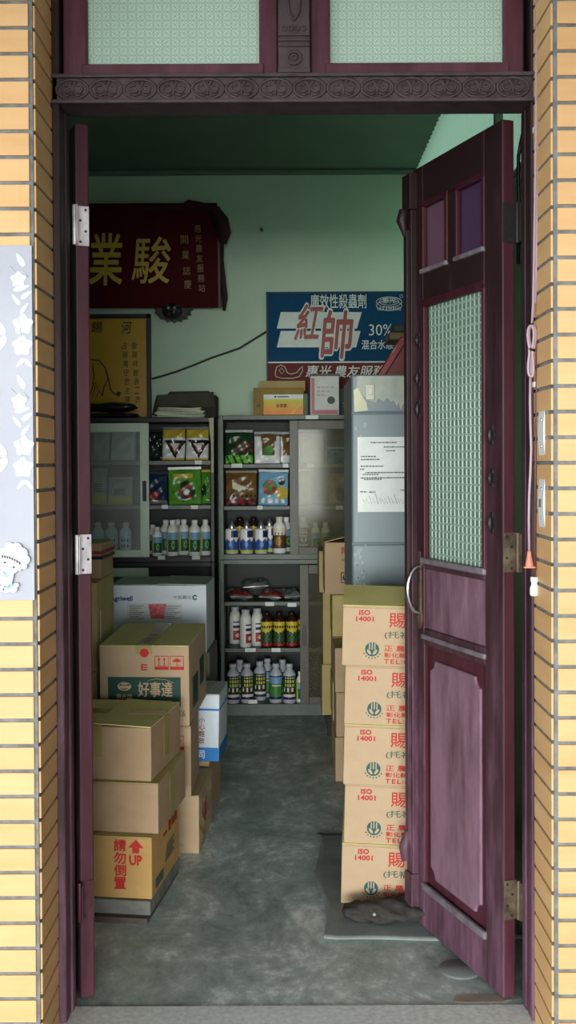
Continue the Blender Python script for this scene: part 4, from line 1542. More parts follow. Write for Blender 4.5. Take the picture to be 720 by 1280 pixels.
pouch('white pouch with a brown picture panel, top shelf of the middle cabinet', shelf_item(335, 6.17, zU[0]), 0.15, 0.175, window_bag, [WPLA, BRPLA, GREENP, FOIL], rx=-9, rz=4, seed=12)
pouch('brown and white pouch half behind the olive door, top shelf of the middle cabinet', shelf_item(360, 6.24, zU[0]), 0.12, 0.175, window_bag, [WPLA, BRPLA, BRPLA, FOIL], rx=-9, seed=13)


def fish(u, v):
    x, z = (u - 0.45), (v - 0.55)
    if abs(z) < 0.16 and -0.25 < x < 0.28 and (z < 0.16 - (x + 0.25) * 0.35) and z > -0.12 + 0.3 * abs(x):
        return 1
    if 0.22 < v < 0.34 and 0.2 < u < 0.95 and int(u * 14) % 2:
        return 3
    if v < 0.2:
        return 2 if math.sin(24 * u + 16 * v) > 0 else 3
    return 0 if v > 0.18 else 2


pouch('brown pouch with a pale fish shape, middle shelf of the middle cabinet', shelf_item(302, 6.16, zU[1]), 0.18, 0.19, fish, [BRPLA, CREAMP, RPLA, DARKP, BRPLA], rx=-8, seed=14)


def produce(u, v):
    if math.hypot((u - 0.38), (v - 0.52) * 1.1) < 0.25:
        return 1 if math.sin(20 * u) * math.sin(17 * v) > -0.1 else 2
    if math.hypot(u - 0.78, v - 0.72) < 0.12:
        return 3
    if math.hypot(u - 0.80, v - 0.36) < 0.2:
        return 4
    if math.hypot(u - 0.72, v - 0.25) < 0.06:
        return 3
    return 5 if 0.05 < v < 0.2 and int(u * 9) % 2 else 0


pouch('pale blue pouch with produce pictures, middle shelf of the middle cabinet', shelf_item(341.5, 6.15, zU[1]), 0.172, 0.195, produce, [BPLA, GREENP, REDP, DGPLA, YPLA, WPLA, FOIL], rx=-8, rz=-3, ry=1, seed=15)
pouch('blue packet lying behind the olive door on the top shelf', shelf_item(424, 6.18, zU[0]), 0.13, 0.085, lambda u, v: 0, [M('blue_packet_film', (40, 96, 150), 0.25), BPLA], rx=-10, seed=16)
pouch('clear pouch behind the olive door, middle shelf', shelf_item(381, 6.2, zU[1]), 0.10, 0.2, lambda u, v: 0, [CLPLA, FOIL], rx=-8, seed=17)
pouch('brown pouch behind the olive door, middle shelf', shelf_item(426, 6.2, zU[1]), 0.14, 0.17, lambda u, v: 1 if math.hypot(u - 0.5, v - 0.35) < 0.22 else 0, [M('tan_film', (142, 124, 84), 0.25), DARKP, BRPLA], rx=-8, seed=18)
pouch('clear pouch lying behind the olive door on the top shelf', shelf_item(390, 6.22, zU[0]), 0.14, 0.16, lambda u, v: 0, [CLPLA, FOIL], rx=-9, seed=19)
# foil packs lying on the top shelf of the lower cabinet


def redband(u, v):
    return 1 if 0.08 < v < 0.55 and not (0.22 < v < 0.36 and int(u * 13) % 3 == 0) else 0


for px, Y, dz, wd, ln, rz, ry, lab, cells in (
        (302, 6.14, 0.0, 0.14, 0.19, 14, 3, 'silver foil pack with a red band, leftmost in the heap on the lower cabinet shelf', redband),
        (337, 6.12, 0.0, 0.14, 0.20, -8, 2, 'silver foil pack with a red band, front middle of the heap', redband),
        (320, 6.20, 0.052, 0.16, 0.16, 6, -3, 'silver foil pack lying on top of the heap', lambda u, v: 2 if 0.35 < v < 0.6 and int(u * 12) % 2 else 0),
        (367, 6.15, 0.0, 0.11, 0.19, 10, -5, 'white foil pack at the right of the heap beside the olive frame', lambda u, v: 1 if v > 0.8 else 0)):
    p = shelf_item(px, Y, zLo[0])
    o = pouch(lab, (p.x, Y, zLo[0] + 0.022 + dz), wd, ln, cells, [FOIL, RPLA, DARKP, FOIL], t=0.04, flat=True, rx=4, rz=rz, ry=ry, group='foil packs heaped on the lower cabinet shelf', seed=int(px))


# ------------------------------------------------------------------ grey locker with a posted sheet
YL = 4.15
lx0 = W(440, 640, YL).x
lzt = W(470, 468, YL).z
lk = thing('steel_locker', 'tall grey painted steel locker with peeling paint behind the printed cartons', 'locker', ((lx0 + 0.735) / 2, YL + 0.28, 0))
rel = Vector(((lx0 + 0.735) / 2, YL + 0.28, 0))
LGREY = M('slate_grey_paint', (118, 132, 136), 0.45, (104, 117, 122), 2.2, (1, 1, 0.5), lo=0.3, hi=0.75)
PEEL = M('peeled_paint_patch', (176, 182, 170), 0.7, (150, 158, 148), 18, lo=0.3, hi=0.7)
g = MB()
zg = W(470, 680, YL).z
zh = W(470, 516, YL).z
g.box(lx0, 0.735, YL + 0.012, YL + 0.56, 0, lzt)
g.box(lx0 + 0.002, 0.733, YL, YL + 0.014, 0.03, zg - 0.002)
g.box(lx0 + 0.002, 0.733, YL, YL + 0.014, zg + 0.002, zh - 0.0015)
g.box(lx0 + 0.002, 0.733, YL, YL + 0.014, zh + 0.0015, lzt - 0.003)
g.build('locker_body', LGREY, lk, bevel=0.006, rel=rel)


def at(px, py, Y):
    p = W(px, py, Y)
    return (p.x, p.z)


pts = [at(*q, YL) for q in ((446, 470), (507, 470), (507, 508), (504, 504), (501, 512), (498, 503), (496, 508), (492, 500), (489, 503), (484, 497),
                            (480, 502), (473, 498), (470, 503), (459, 500), (452, 492), (446, 487))]
MB().prism(pts, YL - 0.0008, YL + 0.001).build('peeled_patch', PEEL, lk, rel=rel)
pts = [at(*q, YL) for q in ((442, 488), (447, 484), (450, 490), (454, 497), (458, 503), (460, 513), (443, 515))]
MB().prism(pts, YL - 0.0012, YL + 0.001).build('bare_patch', M('cream_primer', (206, 206, 176), 0.7), lk, rel=rel)
rnd = random.Random(5)
for k in range(26):
    g = MB()
    px, py = rnd.uniform(442, 458), rnd.choice([rnd.uniform(520, 560), rnd.uniform(680, 735)])
    x, z = at(px, py, YL)
    r_ = rnd.uniform(0.002, 0.008)
    g.prism([(x + r_ * math.cos(a) * rnd.uniform(0.5, 1.2), z + 1.6 * r_ * math.sin(a) * rnd.uniform(0.5, 1.2)) for a in (0, 1, 2, 3, 4, 5, 5.8)], YL - 0.0006, YL + 0.001)
    g.build('scuff_mark', M('pale_scuff', (158, 168, 172), 0.6), lk, rel=rel)
g = MB()
x0, z0 = at(457, 500, YL)
x1, z1 = at(467.5, 481, YL)
g.box(x0, x1, YL - 0.012, YL, z0, z1)
g.box(x0 + 0.006, x1 - 0.006, YL - 0.016, YL - 0.010, z0 + 0.018, z1 - 0.010)
g.build('latch_plate', M('cream_latch', (196, 196, 180), 0.4), lk, bevel=0.002, rel=rel)
x0, z0 = at(447, 640, YL)
x1, z1 = at(508, 546, YL)
nt_ = thing('paper_notice', 'white printed sheet posted on the grey locker door', 'notice', ((x0 + x1) / 2 + 0.02, YL - 0.002, z0))
relN = Vector(((x0 + x1) / 2 + 0.02, YL - 0.002, z0))
g = MB()
g.grid(lambda u, v: Vector((x0 + (x1 + 0.012 - x0) * u, YL - 0.0022 - 0.0014 * (1 + math.sin(7 * u + 3 * v)) - (0.004 if abs(u - 0.47) < 0.02 else 0), z0 + (z1 - z0) * v)), 16, 20)
g.build('sheet', WHITEL, nt_, rel=relN, recalc=False)
rnd = random.Random(8)
for k, (a, b_, v) in enumerate(((0.25, 0.75, 0.925), (0.5, 0.92, 0.865), (0.55, 0.72, 0.815), (0.06, 0.36, 0.74), (0.06, 0.42, 0.70), (0.06, 0.5, 0.61), (0.05, 0.13, 0.57),
                                (0.15, 0.92, 0.525), (0.1, 0.4, 0.50), (0.06, 0.9, 0.455), (0.12, 0.46, 0.435), (0.05, 0.18, 0.27), (0.22, 0.34, 0.265), (0.82, 0.95, 0.29))):
    ww = x1 + 0.012 - x0
    z = z0 + (z1 - z0) * v
    g = MB()
    x = x0 + ww * a
    while x < x0 + ww * b_:
        l_ = rnd.uniform(0.004, 0.012)
        g.box(x, min(x + l_, x0 + ww * b_), YL - 0.0085, YL - 0.008, z - 0.0022, z + 0.0022)
        x += l_ + 0.0025
    g.build('text_line', M('soft_ink', (92, 96, 96), 0.7), nt_, rel=relN)
g = MB()
for k in range(7):
    xs = x0 + 0.02 + k * 0.024
    g.tube([(xs, YL - 0.008, z0 + 0.05 + 0.01 * (k % 3)), (xs + 0.010, YL - 0.008, z0 + 0.03), (xs + 0.014, YL - 0.008, z0 + 0.055), (xs + 0.022, YL - 0.008, z0 + 0.032)], 0.0006, 4)
g.build('handwriting', M('pencil_ink', (130, 134, 136), 0.7), nt_, rel=relN)
# red plastic tray leaning on the locker top, brown shelf on the wall behind it
tr = thing('plastic_tray', 'red plastic tray leaning at a slant on the grey locker', 'tray', (0.60, 4.42, lzt + 0.001))
pa = [(-0.235, 0.0), (-0.150, 0.0), (0.02, 0.0), (0.115, 0.0), (0.115, 0.19), (-0.105, 0.19)]
mt = Matrix.Translation((0, 0, 0.0)) @ Matrix.Rotation(R(8), 4, 'X')
g = MB().prism([(-0.22, 0.002), (0.115, 0.002), (0.115, 0.16), (-0.125, 0.16)], 0.02, 0.03, mat=mt)
g.build('tray_floor', M('red_plastic', (96, 10, 22), 0.35, spec=0.4), tr, bevel=0.004)
g = MB()
for d in (0.0, 0.024):
    g.tube([mt @ Vector((-0.236 + d, 0.012, 0.006)), mt @ Vector((-0.135 + d, 0.012, 0.168)), mt @ Vector((0.11, 0.012, 0.168 - d * 0.2)), mt @ Vector((0.11, 0.012, 0.006))], 0.006, 8)
g.prism([(-0.236, 0.006), (-0.212, 0.006), (-0.111, 0.168), (-0.135, 0.168)], -0.002, 0.03, mat=mt)
g.build('tray_rim', M('pale_red_plastic', (120, 40, 40), 0.25, spec=0.6), tr)
x0, z0 = at(485, 427, 5.45)
x1, z1 = at(491, 407, 5.45)
sh_ = thing('wall_shelf', 'small olive brown wall shelf with a dark top, above the red tray', 'shelf', (ROOMX1, 5.5, z0))
rel = Vector((ROOMX1, 5.5, z0))
MB().box(x1, ROOMX1 - 0.001, 5.40, 5.6, z0 + 0.042, z1).build('dark_box', M('dark_green_card', (34, 40, 34), 0.6), sh_, bevel=0.006, rel=rel)
MB().box(x0, ROOMX1 - 0.001, 5.38, 5.62, z0, z0 + 0.04).build('shelf_board', M('olive_brown_board', (88, 74, 36), 0.5), sh_, bevel=0.006, rel=rel)

# ------------------------------------------------------------------ things on top of the cabinets
zc = ztop + 0.0005


def on_top(px, Y):
    return Vector((W(px, 517, Y).x, Y, zc))


p0, p1 = W(317, 517, 6.12), W(380, 517, 6.12)
ob = carton('cardboard_carton', 'open brown carton with an orange and yellow panel, on top of the middle cabinet', (p0.x, 6.12, zc), 'L', p1.x - p0.x, 0.22, 0.155,
            mat=M('dull_brown_board', (146, 122, 62), 0.8, (130, 108, 54), 6), seed=101, bulge=0.001)
wd = p1.x - p0.x
y = -0.11 - 0.0025
MB().box(-wd / 2 + 0.057, wd / 2 - 0.004, y, y + 0.0005, 0.092, 0.118).build('white_band', WHITEL, ob)
g = MB()
n = 12
for i in range(n):
    f = i / (n - 1)
    m_ = i
    g.box(-wd / 2 + 0.057, wd / 2 - 0.004, y, y + 0.0005, 0.004 + 0.088 * (i / n), 0.004 + 0.088 * ((i + 1) / n), m_)
g.build('orange_panel', [M('orange_print_%d' % i, (230 - 3 * i, 128 + 6 * i, 20 + i), 0.5) for i in range(n)], ob)
letters('金雷霸', -wd / 2 + 0.128, -wd / 2 + 0.188, 0.044, 0.066, y - 0.0006, DRED, ob, 0.02)
g = MB().prism(disc(0.006, 10, (-wd / 2 + 0.123, 0.105)), y - 0.001, y - 0.0004)
g.build('dot_mark', INK, ob)
MB().box(-wd / 2 + 0.135, -wd / 2 + 0.20, y - 0.0008, y - 0.0003, 0.102, 0.108).build('small_print', GRINKT, ob)
g = MB().prism([(wd / 2 - 0.075, 0.006), (wd / 2 - 0.068, 0.006), (wd / 2 - 0.012, 0.070), (wd / 2 - 0.012, 0.076)], y - 0.0008, y - 0.0003)
g.build('diagonal_stripe', YEL, ob)
g = MB().prism(disc(0.010, 12, (-wd / 2 + 0.028, 0.055)), y, y + 0.0005)
g.build('round_emblem', GRINKT, ob)
g = MB().box(-wd / 2 + 0.03, wd / 2 + 0.01, 0.09, 0.094, 0.15, 0.21)
g.box(-wd / 2, wd / 2, -0.112, -0.108, 0.152, 0.153)
g.build('raised_flap', CARDO, ob, bevel=0.001)
p0, p1 = W(388, 517, 6.13), W(424, 517, 6.13)
nb = thing('notice_box', 'pale notice card with a pink border and dark round spot, standing on the middle cabinet', 'notice', (((p0.x + p1.x) / 2), 6.16, zc))
w2 = (p1.x - p0.x) / 2
hh = W(400, 470, 6.13).z - zc
PINK = M('faded_pink_print', (196, 120, 122), 0.6)
MB().box(-w2, w2, -0.03, 0.03, 0, hh).build('box_body', M('pale_card', (208, 210, 204), 0.6), nb, bevel=0.003)
g = MB().box(-w2 + 0.006, -w2 + 0.024, -0.0312, -0.0304, 0.006, hh - 0.012)
g.build('side_stripe', PINK, nb)
MB().box(-w2 + 0.024, w2 - 0.006, -0.0312, -0.0304, 0.006, 0.030).build('foot_stripe', PINK, nb)
MB().prism(disc(0.022, 20, (0.036, 0.085)), -0.0312, -0.0304).build('round_spot', M('dark_grey_print', (72, 82, 84), 0.6), nb)
MB().box(-w2 - 0.004, w2 + 0.004, -0.034, 0.034, hh, hh + 0.012).build('box_lid', M('grey_brown_lid', (110, 104, 92), 0.7), nb, bevel=0.003)
g = MB()
for k in range(3):
    for j in range(4 - k):
        g.box(-0.045 + j * 0.026, -0.027 + j * 0.026, -0.0312, -0.0304, hh - 0.07 - k * 0.022, hh - 0.058 - k * 0.022)
g.build('faint_print', M('faint_pink_print', (190, 176, 172), 0.6), nb)
gb = thing('carton_sleeve', 'dark green box with one pale character between the notice card and grey locker', 'box', (W(428, 517, 6.3).x, 6.3, zc))
MB().box(-0.2, 0.2, -0.05, 0.05, 0, 0.16).build('box_body', M('deep_green_board', (24, 52, 48), 0.6), gb, bevel=0.003)
letters('久', -0.001, 0.034, 0.052, 0.092, -0.0512, M('grey_green_print', (110, 128, 116), 0.6), gb, 0.0)
# left cabinet top
zc2 = zt_l + 0.0005
p0, p1 = W(196, 520, 6.16), W(270, 520, 6.16)
wd = (p1.x - p0.x)
db = thing('dark_carton', 'dark open carton with sagging flaps on the left cabinet', 'box', ((p0.x + p1.x) / 2, 6.28, zc2))
DKB = M('dark_brown_board', (72, 70, 54), 0.8, (58, 56, 42), 5)
DKB2 = M('very_dark_board', (40, 38, 30), 0.8)
soft_box(wd, 0.24, 0.13, 0.002, 0.001, 110).build('body', DKB2, db, bevel=0.003)
MB().box(-wd / 2 + 0.01, wd / 2 - 0.005, -0.122, -0.118, 0.055, 0.14, mat=Matrix.Rotation(R(-3), 4, 'Y')).build('flap', DKB, db, bevel=0.002)
g = MB().prism([(-wd / 2 - 0.03, 0.02), (-wd / 2 + 0.02, 0.0), (-wd / 2 + 0.03, 0.13), (-wd / 2 - 0.004, 0.125)], -0.11, -0.10)
g.build('flap', DKB2, db, bevel=0.002)
MB().prism([(-wd / 2 + 0.03, 0.14), (wd / 2 - 0.02, 0.142), (wd / 2 - 0.06, 0.168), (-wd / 2 + 0.05, 0.165)], 0.10, 0.104).build('flap', DKB, db, bevel=0.001)
for k in range(7):
    pp = W(226, 520, 6.14)
    sp_ = thing('paper_sheet', ['bottom', 'second lowest', 'third lowest', 'middle', 'third highest', 'second highest', 'top'][k] +
                ' pale folded sheet in the small pile on the left cabinet', 'paper', (pp.x + 0.006 * math.sin(k * 2.1), 6.115, zc2 + 0.0078 * k), (0, 0, R(3 * math.sin(k * 1.7))),
                group='pile of pale sheets on the left cabinet')
    g = MB()
    L = 0.27 - (0.03 if k > 4 else 0.0)
    g.grid(lambda u, v: Vector(((u - 0.5) * L, (v - 0.5) * 0.1, 0.0042 + (0.002 * math.sin(6 * u + k)) + (0.010 * (u - 0.5) ** 2 if k > 4 else 0))), 12, 3)
    ob_ = g.build('sheet', M('cream_paper', (226, 230, 204), 0.75), sp_, recalc=False)
    md = ob_.modifiers.new('thick', 'SOLIDIFY')
    md.thickness = 0.004
    md.offset = 0
# black folded bags lying by the yellow poster
for k, (zz, ln, th, lab) in enumerate(((0.0, 0.40, 0.030, 'flat black folder lying on the left cabinet under the black bag'), (0.036, 0.36, 0.055, 'puffy black bag folded on the black folder, left cabinet'))):
    pp = W(172 - 3 * k, 520, 6.12)
    bg_ = thing('folded_bag', lab, 'bag', (pp.x - ln / 2, 6.2, zc2 + zz))
    g = MB()
    n_, m_ = 24, 10

    def fn(u, v):
        a = 2 * PI * v
        k_ = math.sin(min(1, min(u, 1 - u) / 0.16) * PI / 2) * 0.92 + 0.08
        return Vector(((u - 0.5) * ln, 0.09 * math.cos(a) * (0.7 + 0.3 * k_), th / 2 + th / 2 * math.sin(a) * k_ * (1 + 0.15 * math.sin(11 * u + k))))
    g.grid(fn, n_, 14)
    bmesh.ops.remove_doubles(g.bm, verts=g.bm.verts, dist=1e-5)
    g.build('bag_body', M('glossy_black_film', (16, 17, 18), 0.3, spec=0.6), bg_)
    g = MB()
    g.tube([(ln * 0.30, -0.092, th * 0.6), (ln * 0.42, -0.085, th * 0.75), (ln * 0.49, -0.05, th * 0.6)], 0.006, 8)
    g.build('bag_strap', BLACK, bg_)

# ------------------------------------------------------------------ back wall: sign, plaque, poster, cable
YS = 6.49
x0, x1 = W(334, 400, YS).x, W(512, 400, YS).x
x1 += 0.03
zt_, zb_ = W(420, 365.5, YS).z, W(420, 492, YS).z
rel = Vector(((x0 + x1) / 2, YS - 0.01, zb_))
sg = thing('tin_sign', 'blue and red enamel sign with white lettering on the back wall', 'sign', rel)
SBLUE = M('sign_blue', (8, 70, 106), 0.6, (6, 62, 96), 4, spec=0.1)
SRED = M('sign_red', (108, 50, 46), 0.6, spec=0.1)
SWHT = M('sign_white', (206, 216, 208), 0.45)
zr = W(420, 453, YS).z
MB().box(x0, x1, YS - 0.012, YS + 0.006, zb_, zt_).build('sign_plate', SBLUE, sg, bevel=0.002, rel=rel)
MB().box(x0 + 0.006, x1 - 0.006, YS - 0.0135, YS - 0.0124, zb_ + 0.004, zr).build('red_band', SRED, sg, rel=rel)
g = MB()
g.box(x0 - 0.006, x1, YS - 0.016, YS - 0.010, zt_ - 0.004, zt_ + 0.003).box(x0 - 0.006, x0 + 0.002, YS - 0.016, YS - 0.010, zb_, zt_)
g.build('sign_edge', BLACKM, sg, rel=rel)
MB().box(x0 + 0.006, x1 - 0.006, YS - 0.0140, YS - 0.0128, zr - 0.004, zr + 0.005).build('white_rule', SWHT, sg, rel=rel)
for i, q in enumerate((((351, 390.5), (452, 390.5), (446, 411), (346, 411)), ((351, 414), (450.5, 414), (445, 434.5), (346, 434.5)))):
    MB().prism([at(*k, YS) for k in q], YS - 0.0136, YS - 0.0126).build('white_parallelogram', SWHT, sg, rel=rel)
TR = Matrix.Translation(-rel)


def sign_text(s, pxa, pya, pxb, pyb, y, mat_, par, tr_=TR, Y_=YS, **k):
    a, b_ = W(pxa, pyb, Y_), W(pxb, pya, Y_)
    return letters(s, a.x, b_.x, a.z, b_.z, y, mat_, par, M4=tr_, **k)


sign_text('廣效性殺蟲劑', 388, 368, 457.5, 386, YS - 0.014, SWHT, sg, offset=0.012)
for off, yy, mm in ((0.030, YS - 0.0150, SWHT), (0.013, YS - 0.0160, M('sign_script_red', (150, 52, 44), 0.45))):
    d = 0.9 if off > 0.02 else 0.0
    sign_text('紅', 368 - d, 381 - d, 404 + d, 425 + d, yy, mm, sg, offset=off * 1.5, shear=0.3)
    sign_text('帥', 401 - d, 389 - d, 441 + d, 448 + d, yy, mm, sg, offset=off * 1.5, shear=0.14)
sign_text('30%', 461, 405.5, 490, 420, YS - 0.014, SWHT, sg, offset=0.0)
sign_text('混合水懸劑', 452, 425, 501, 437, YS - 0.014, SWHT, sg, offset=0.012)
sign_text('農友服務', 417, 457, 482, 472, YS - 0.0146, SWHT, sg, offset=0.012, shear=0.2)
sign_text('惠光', 382, 457, 414, 472, YS - 0.0146, SWHT, sg, offset=0.012, shear=0.2)
sign_text('站', 486, 457, 500, 472, YS - 0.0146, SWHT, sg, offset=0.012, shear=0.2)
c = at(486, 379.5, YS)
g = MB()
for (rx_, rz_, dz) in ((0.076, 0.030, 0.008), (0.076, 0.030, -0.014), (0.058, 0.021, 0.010)):
    g.tube([(c[0] + rx_ * math.cos(2 * PI * i / 40), YS - 0.014, c[1] + dz + rz_ * math.sin(2 * PI * i / 40)) for i in range(40)], 0.0022, 5, closed=True)
g.build('ring_emblem', SWHT, sg, rel=rel)
g = MB().tube([(c[0] + 0.073 + 0.009 * math.cos(2 * PI * i / 12), YS - 0.014, c[1] + 0.042 + 0.009 * math.sin(2 * PI * i / 12)) for i in range(12)], 0.0016, 5, closed=True)
g.build('ring_dot', SWHT, sg, rel=rel)
sign_text('惠光', 478, 372.5, 494, 379.5, YS - 0.0145, SWHT, sg, offset=0.01)
sign_text('HUI KWANG', 472, 384, 500.5, 388.5, YS - 0.0165, SWHT, sg, offset=0.02)
# white outline drawing at the start of the red band
g = MB()
q = [(344, 467), (346, 459), (351, 456.5), (356, 459), (359, 466), (364, 468), (371, 466), (375, 461), (378, 458), (378, 464), (374, 471), (366, 473), (352, 473), (345, 471)]
g.tube([(at(*k, YS)[0], YS - 0.0145, at(*k, YS)[1]) for k in q], 0.0028, 5, closed=True)
g.tube([(at(*k, YS)[0], YS - 0.0145, at(*k, YS)[1]) for k in ((349, 463), (352, 460), (355, 464), (352, 468))], 0.0018, 5, closed=True)
g.build('outline_drawing', SWHT, sg, rel=rel)

# hanging plaque with gold characters
TILT = R(8)
pb = W(200, 385, 6.36)
xa, xb = W(40, 385, 6.36).x, W(273, 385, 6.36).x
ph = 0.60
pq = thing('hanging_plaque', 'dark red plaque with gold characters hung high on the back wall', 'plaque', ((xa + xb) / 2, 6.36, pb.z), (TILT, 0, 0))
PQR = M('lacquer_red', (74, 4, 8), 0.6, (62, 3, 6), 4, spec=0.08)
GOLD = M('gold_lettering', (190, 158, 36), 0.45)
hw = (xb - xa) / 2
MB().box(-hw, hw, 0, 0.035, 0, ph).build('plaque_board', PQR, pq, bevel=0.003)
g = MB().box(hw - 0.004, hw + 0.016, 0.004, 0.05, 0.0, ph - 0.02)
g.build('side_moulding', M('brown_edge_wood', (66, 48, 32), 0.5), pq, bevel=0.004)
sx = F / 6.30
cx0 = (xa + xb) / 2


def pl_text(s, pxa, pya, pxb, pyb, off, mat_=GOLD, nm='gold_character', shear=0.0, **k):
    def m2(px, py):
        # project to the tilted board
        d = ROT @ Vector(((px - 360) / F, -(py - 598) / F, -1))
        o_ = Vector((0, 0, H))
        nrm = Matrix.Rotation(TILT, 3, 'X') @ Vector((0, -1, 0))
        t = (Vector((cx0, 6.36, pb.z)) - o_).dot(nrm) / d.dot(nrm)
        l = Matrix.Rotation(-TILT, 3, 'X') @ (o_ + d * t - Vector((cx0, 6.36, pb.z)))
        return l.x, l.z
    a, b_ = m2(pxa, pyb), m2(pxb, pya)
    letters(s, a[0], b_[0], a[1], b_[1], -0.0008, mat_, pq, offset=off, shear=shear, name=nm, **k)


pl_text('駿', 165, 296, 213, 354, 0.009, shear=0.12)
pl_text('業', 112, 292, 152, 356, 0.016, shear=0.1)
PGOLD = M('small_gold_lettering', (150, 112, 72), 0.5)
for i, ch in enumerate('惠光農友服務站'):
    pl_text(ch, 243 + 0.9 * i, 281 + 12.4 * i, 251 + 0.9 * i, 290.5 + 12.4 * i, 0.0, PGOLD, 'small_character')
for i, ch in enumerate('開業誌慶'):
    yy = (294, 313, 333, 350)[i]
    pl_text(ch, 226 + 1.4 * i, yy, 235 + 1.4 * i, yy + 11, 0.0, PGOLD, 'small_character')
# dark red cloth draped on its right corner
cl = thing('draped_cloth', 'dark red cloth bow draped over the right end of the plaque', 'cloth', (W(268, 300, 6.3).x, 6.30, W(268, 300, 6.3).z))
rel = Vector(cl.location)
CLOTH = M('dark_red_cloth', (46, 16, 18), 0.8, (62, 22, 24), 14, lo=0.3, hi=0.7)
g = MB()


def pt(px, py, Y=6.28):
    p = W(px, py, Y)
    return p


g.tube([pt(225, 259), pt(236, 256), pt(248, 257), pt(258, 259), pt(268, 263), pt(276, 276), pt(280, 292), pt(279, 304)],
       [0.010, 0.030, 0.024, 0.022, 0.034, 0.046, 0.042, 0.022], 12)
g.tube([pt(150, 262), pt(180, 260), pt(210, 259), pt(232, 259)], [0.006, 0.010, 0.012, 0.014], 8)
g.build('bow', CLOTH, cl, rel=rel)
g = MB().tube([pt(277, 304, 6.33), pt(277, 325, 6.34), pt(279, 350, 6.36), pt(281, 372, 6.38), pt(280, 388, 6.39)], [0.014, 0.012, 0.016, 0.018, 0.008], 10)
g.build('tail', CLOTH, cl, rel=rel)
br = thing('carved_bracket', 'black carved lion mask bracket under the red plaque', 'bracket', (W(216, 385, 6.4).x, 6.40, W(216, 385, 6.4).z))
g = MB()
pts = []
for i in range(25):
    a = PI + PI * i / 24
    k_ = 1 + 0.10 * math.cos(i * 2.1)
    pts.append((0.105 * math.cos(a) * k_, 0.075 * math.sin(a) * k_))
pts = [(-0.11, 0.004)] + pts + [(0.11, 0.004)]
g.prism(pts, -0.03, 0.09)
g.build('bracket_body', BLACKM, br, bevel=0.004)
g = MB()
bmesh.ops.create_uvsphere(g.bm, u_segments=18, v_segments=12, radius=0.06, matrix=Matrix.Translation((0, -0.035, -0.025)) @ Matrix.Diagonal((1.0, 0.7, 0.8, 1)))
for s in (-1, 1):
    g.tube([(s * 0.012, -0.075, 0.0), (s * 0.03, -0.08, 0.006), (s * 0.05, -0.065, -0.004)], [0.006, 0.009, 0.005], 8)
    g.tube([(0, -0.08, -0.045), (s * 0.022, -0.078, -0.052), (s * 0.042, -0.064, -0.04)], [0.007, 0.008, 0.005], 8)
g.tube([(0, -0.074, -0.008), (0, -0.088, -0.03)], [0.008, 0.012], 10)
for f in g.bm.faces:
    f.smooth = True
g.build('lion_mask', BLACKM, br)
for s in (-1, 1):
    g = MB()
    bmesh.ops.create_uvsphere(g.bm, u_segments=10, v_segments=8, radius=0.0085, matrix=Matrix.Translation((s * 0.018, -0.078, -0.010)))
    g.build('eye', M('silver_eye', (170, 176, 172), 0.3), br)

# yellow framed poster
YP = 6.47
xa, xb = W(60, 450, YP).x, W(189, 450, YP).x
za, zb2 = W(150, 527, YP).z, W(150, 393, YP).z
rel = Vector(((xa + xb) / 2, YP, za))
po = thing('framed_poster', 'yellow framed poster with black brush writing and an animal drawing, left of the cable', 'poster', rel)
g = MB()
fw = 0.026
g.box(xa, xb, YP - 0.02, YP + 0.012, zb2 - fw, zb2).box(xa, xb, YP - 0.02, YP + 0.012, za, za + fw)
g.box(xa, xa + fw, YP - 0.02, YP + 0.012, za, zb2).box(xb - fw, xb, YP - 0.02, YP + 0.012, za, zb2)
g.build('frame', BLACKM, po, bevel=0.003, rel=rel)
MB().box(xa + fw - 0.002, xb - fw + 0.002, YP - 0.004, YP + 0.002, za + fw, zb2 - fw).build('poster_sheet', M('yellow_poster', (196, 150, 26), 0.35, (182, 134, 20), 2.5, spec=0.5), po, rel=rel)
TRP = Matrix.Translation(-rel)
PINKB = M('brush_ink', (44, 40, 22), 0.5)
for ch, b_ in (('河', (152, 402, 165, 417)), ('錫', (114, 402, 128, 416))):
    sign_text(ch, *b_, YP - 0.0052, PINKB, po, tr_=TRP, Y_=YP, offset=0.012, shear=0.15)
for i, ch in enumerate('敬陵祥披表二表'):
    sign_text(ch, 164.5 + 0.7 * i, 428 + 11.2 * i, 171.5 + 0.7 * i, 436.5 + 11.2 * i, YP - 0.0052, PINKB, po, tr_=TRP, Y_=YP, offset=0.004, shear=0.12)
for i, ch in enumerate('占禎寬守忠主陣'):
    sign_text(ch, 152.5 + 0.6 * i, 428 + 11.2 * i, 159.5 + 0.6 * i, 436.5 + 11.2 * i, YP - 0.0052, PINKB, po, tr_=TRP, Y_=YP, offset=0.004, shear=0.12)
g = MB()


def pp_(px, py):
    q_ = W(px, py, YP)
    return (q_.x, YP - 0.0055, q_.z)


for line, r_ in ((((100, 451), (112, 449), (124, 451), (132, 460), (136, 475), (139, 488), (144, 493), (150, 492)), 0.0035),
                 (((132, 462), (135, 474), (130, 484), (128, 495)), 0.003), (((116, 456), (118, 470), (116, 484), (112, 496)), 0.003),
                 (((122, 486), (120, 478), (118, 488), (116, 496)), 0.0025), (((128, 495), (124, 488), (121, 495)), 0.0025)):
    g.tube([pp_(*k) for k in line], r_, 5)
g.prism([(pp_(144, 493)[0], pp_(144, 493)[2]), (pp_(148, 489)[0], pp_(148, 489)[2]), (pp_(152, 491)[0], pp_(152, 491)[2]), (pp_(149, 496)[0], pp_(149, 496)[2])], YP - 0.006, YP - 0.0045)
g.build('animal_drawing', PINKB, po, rel=rel)
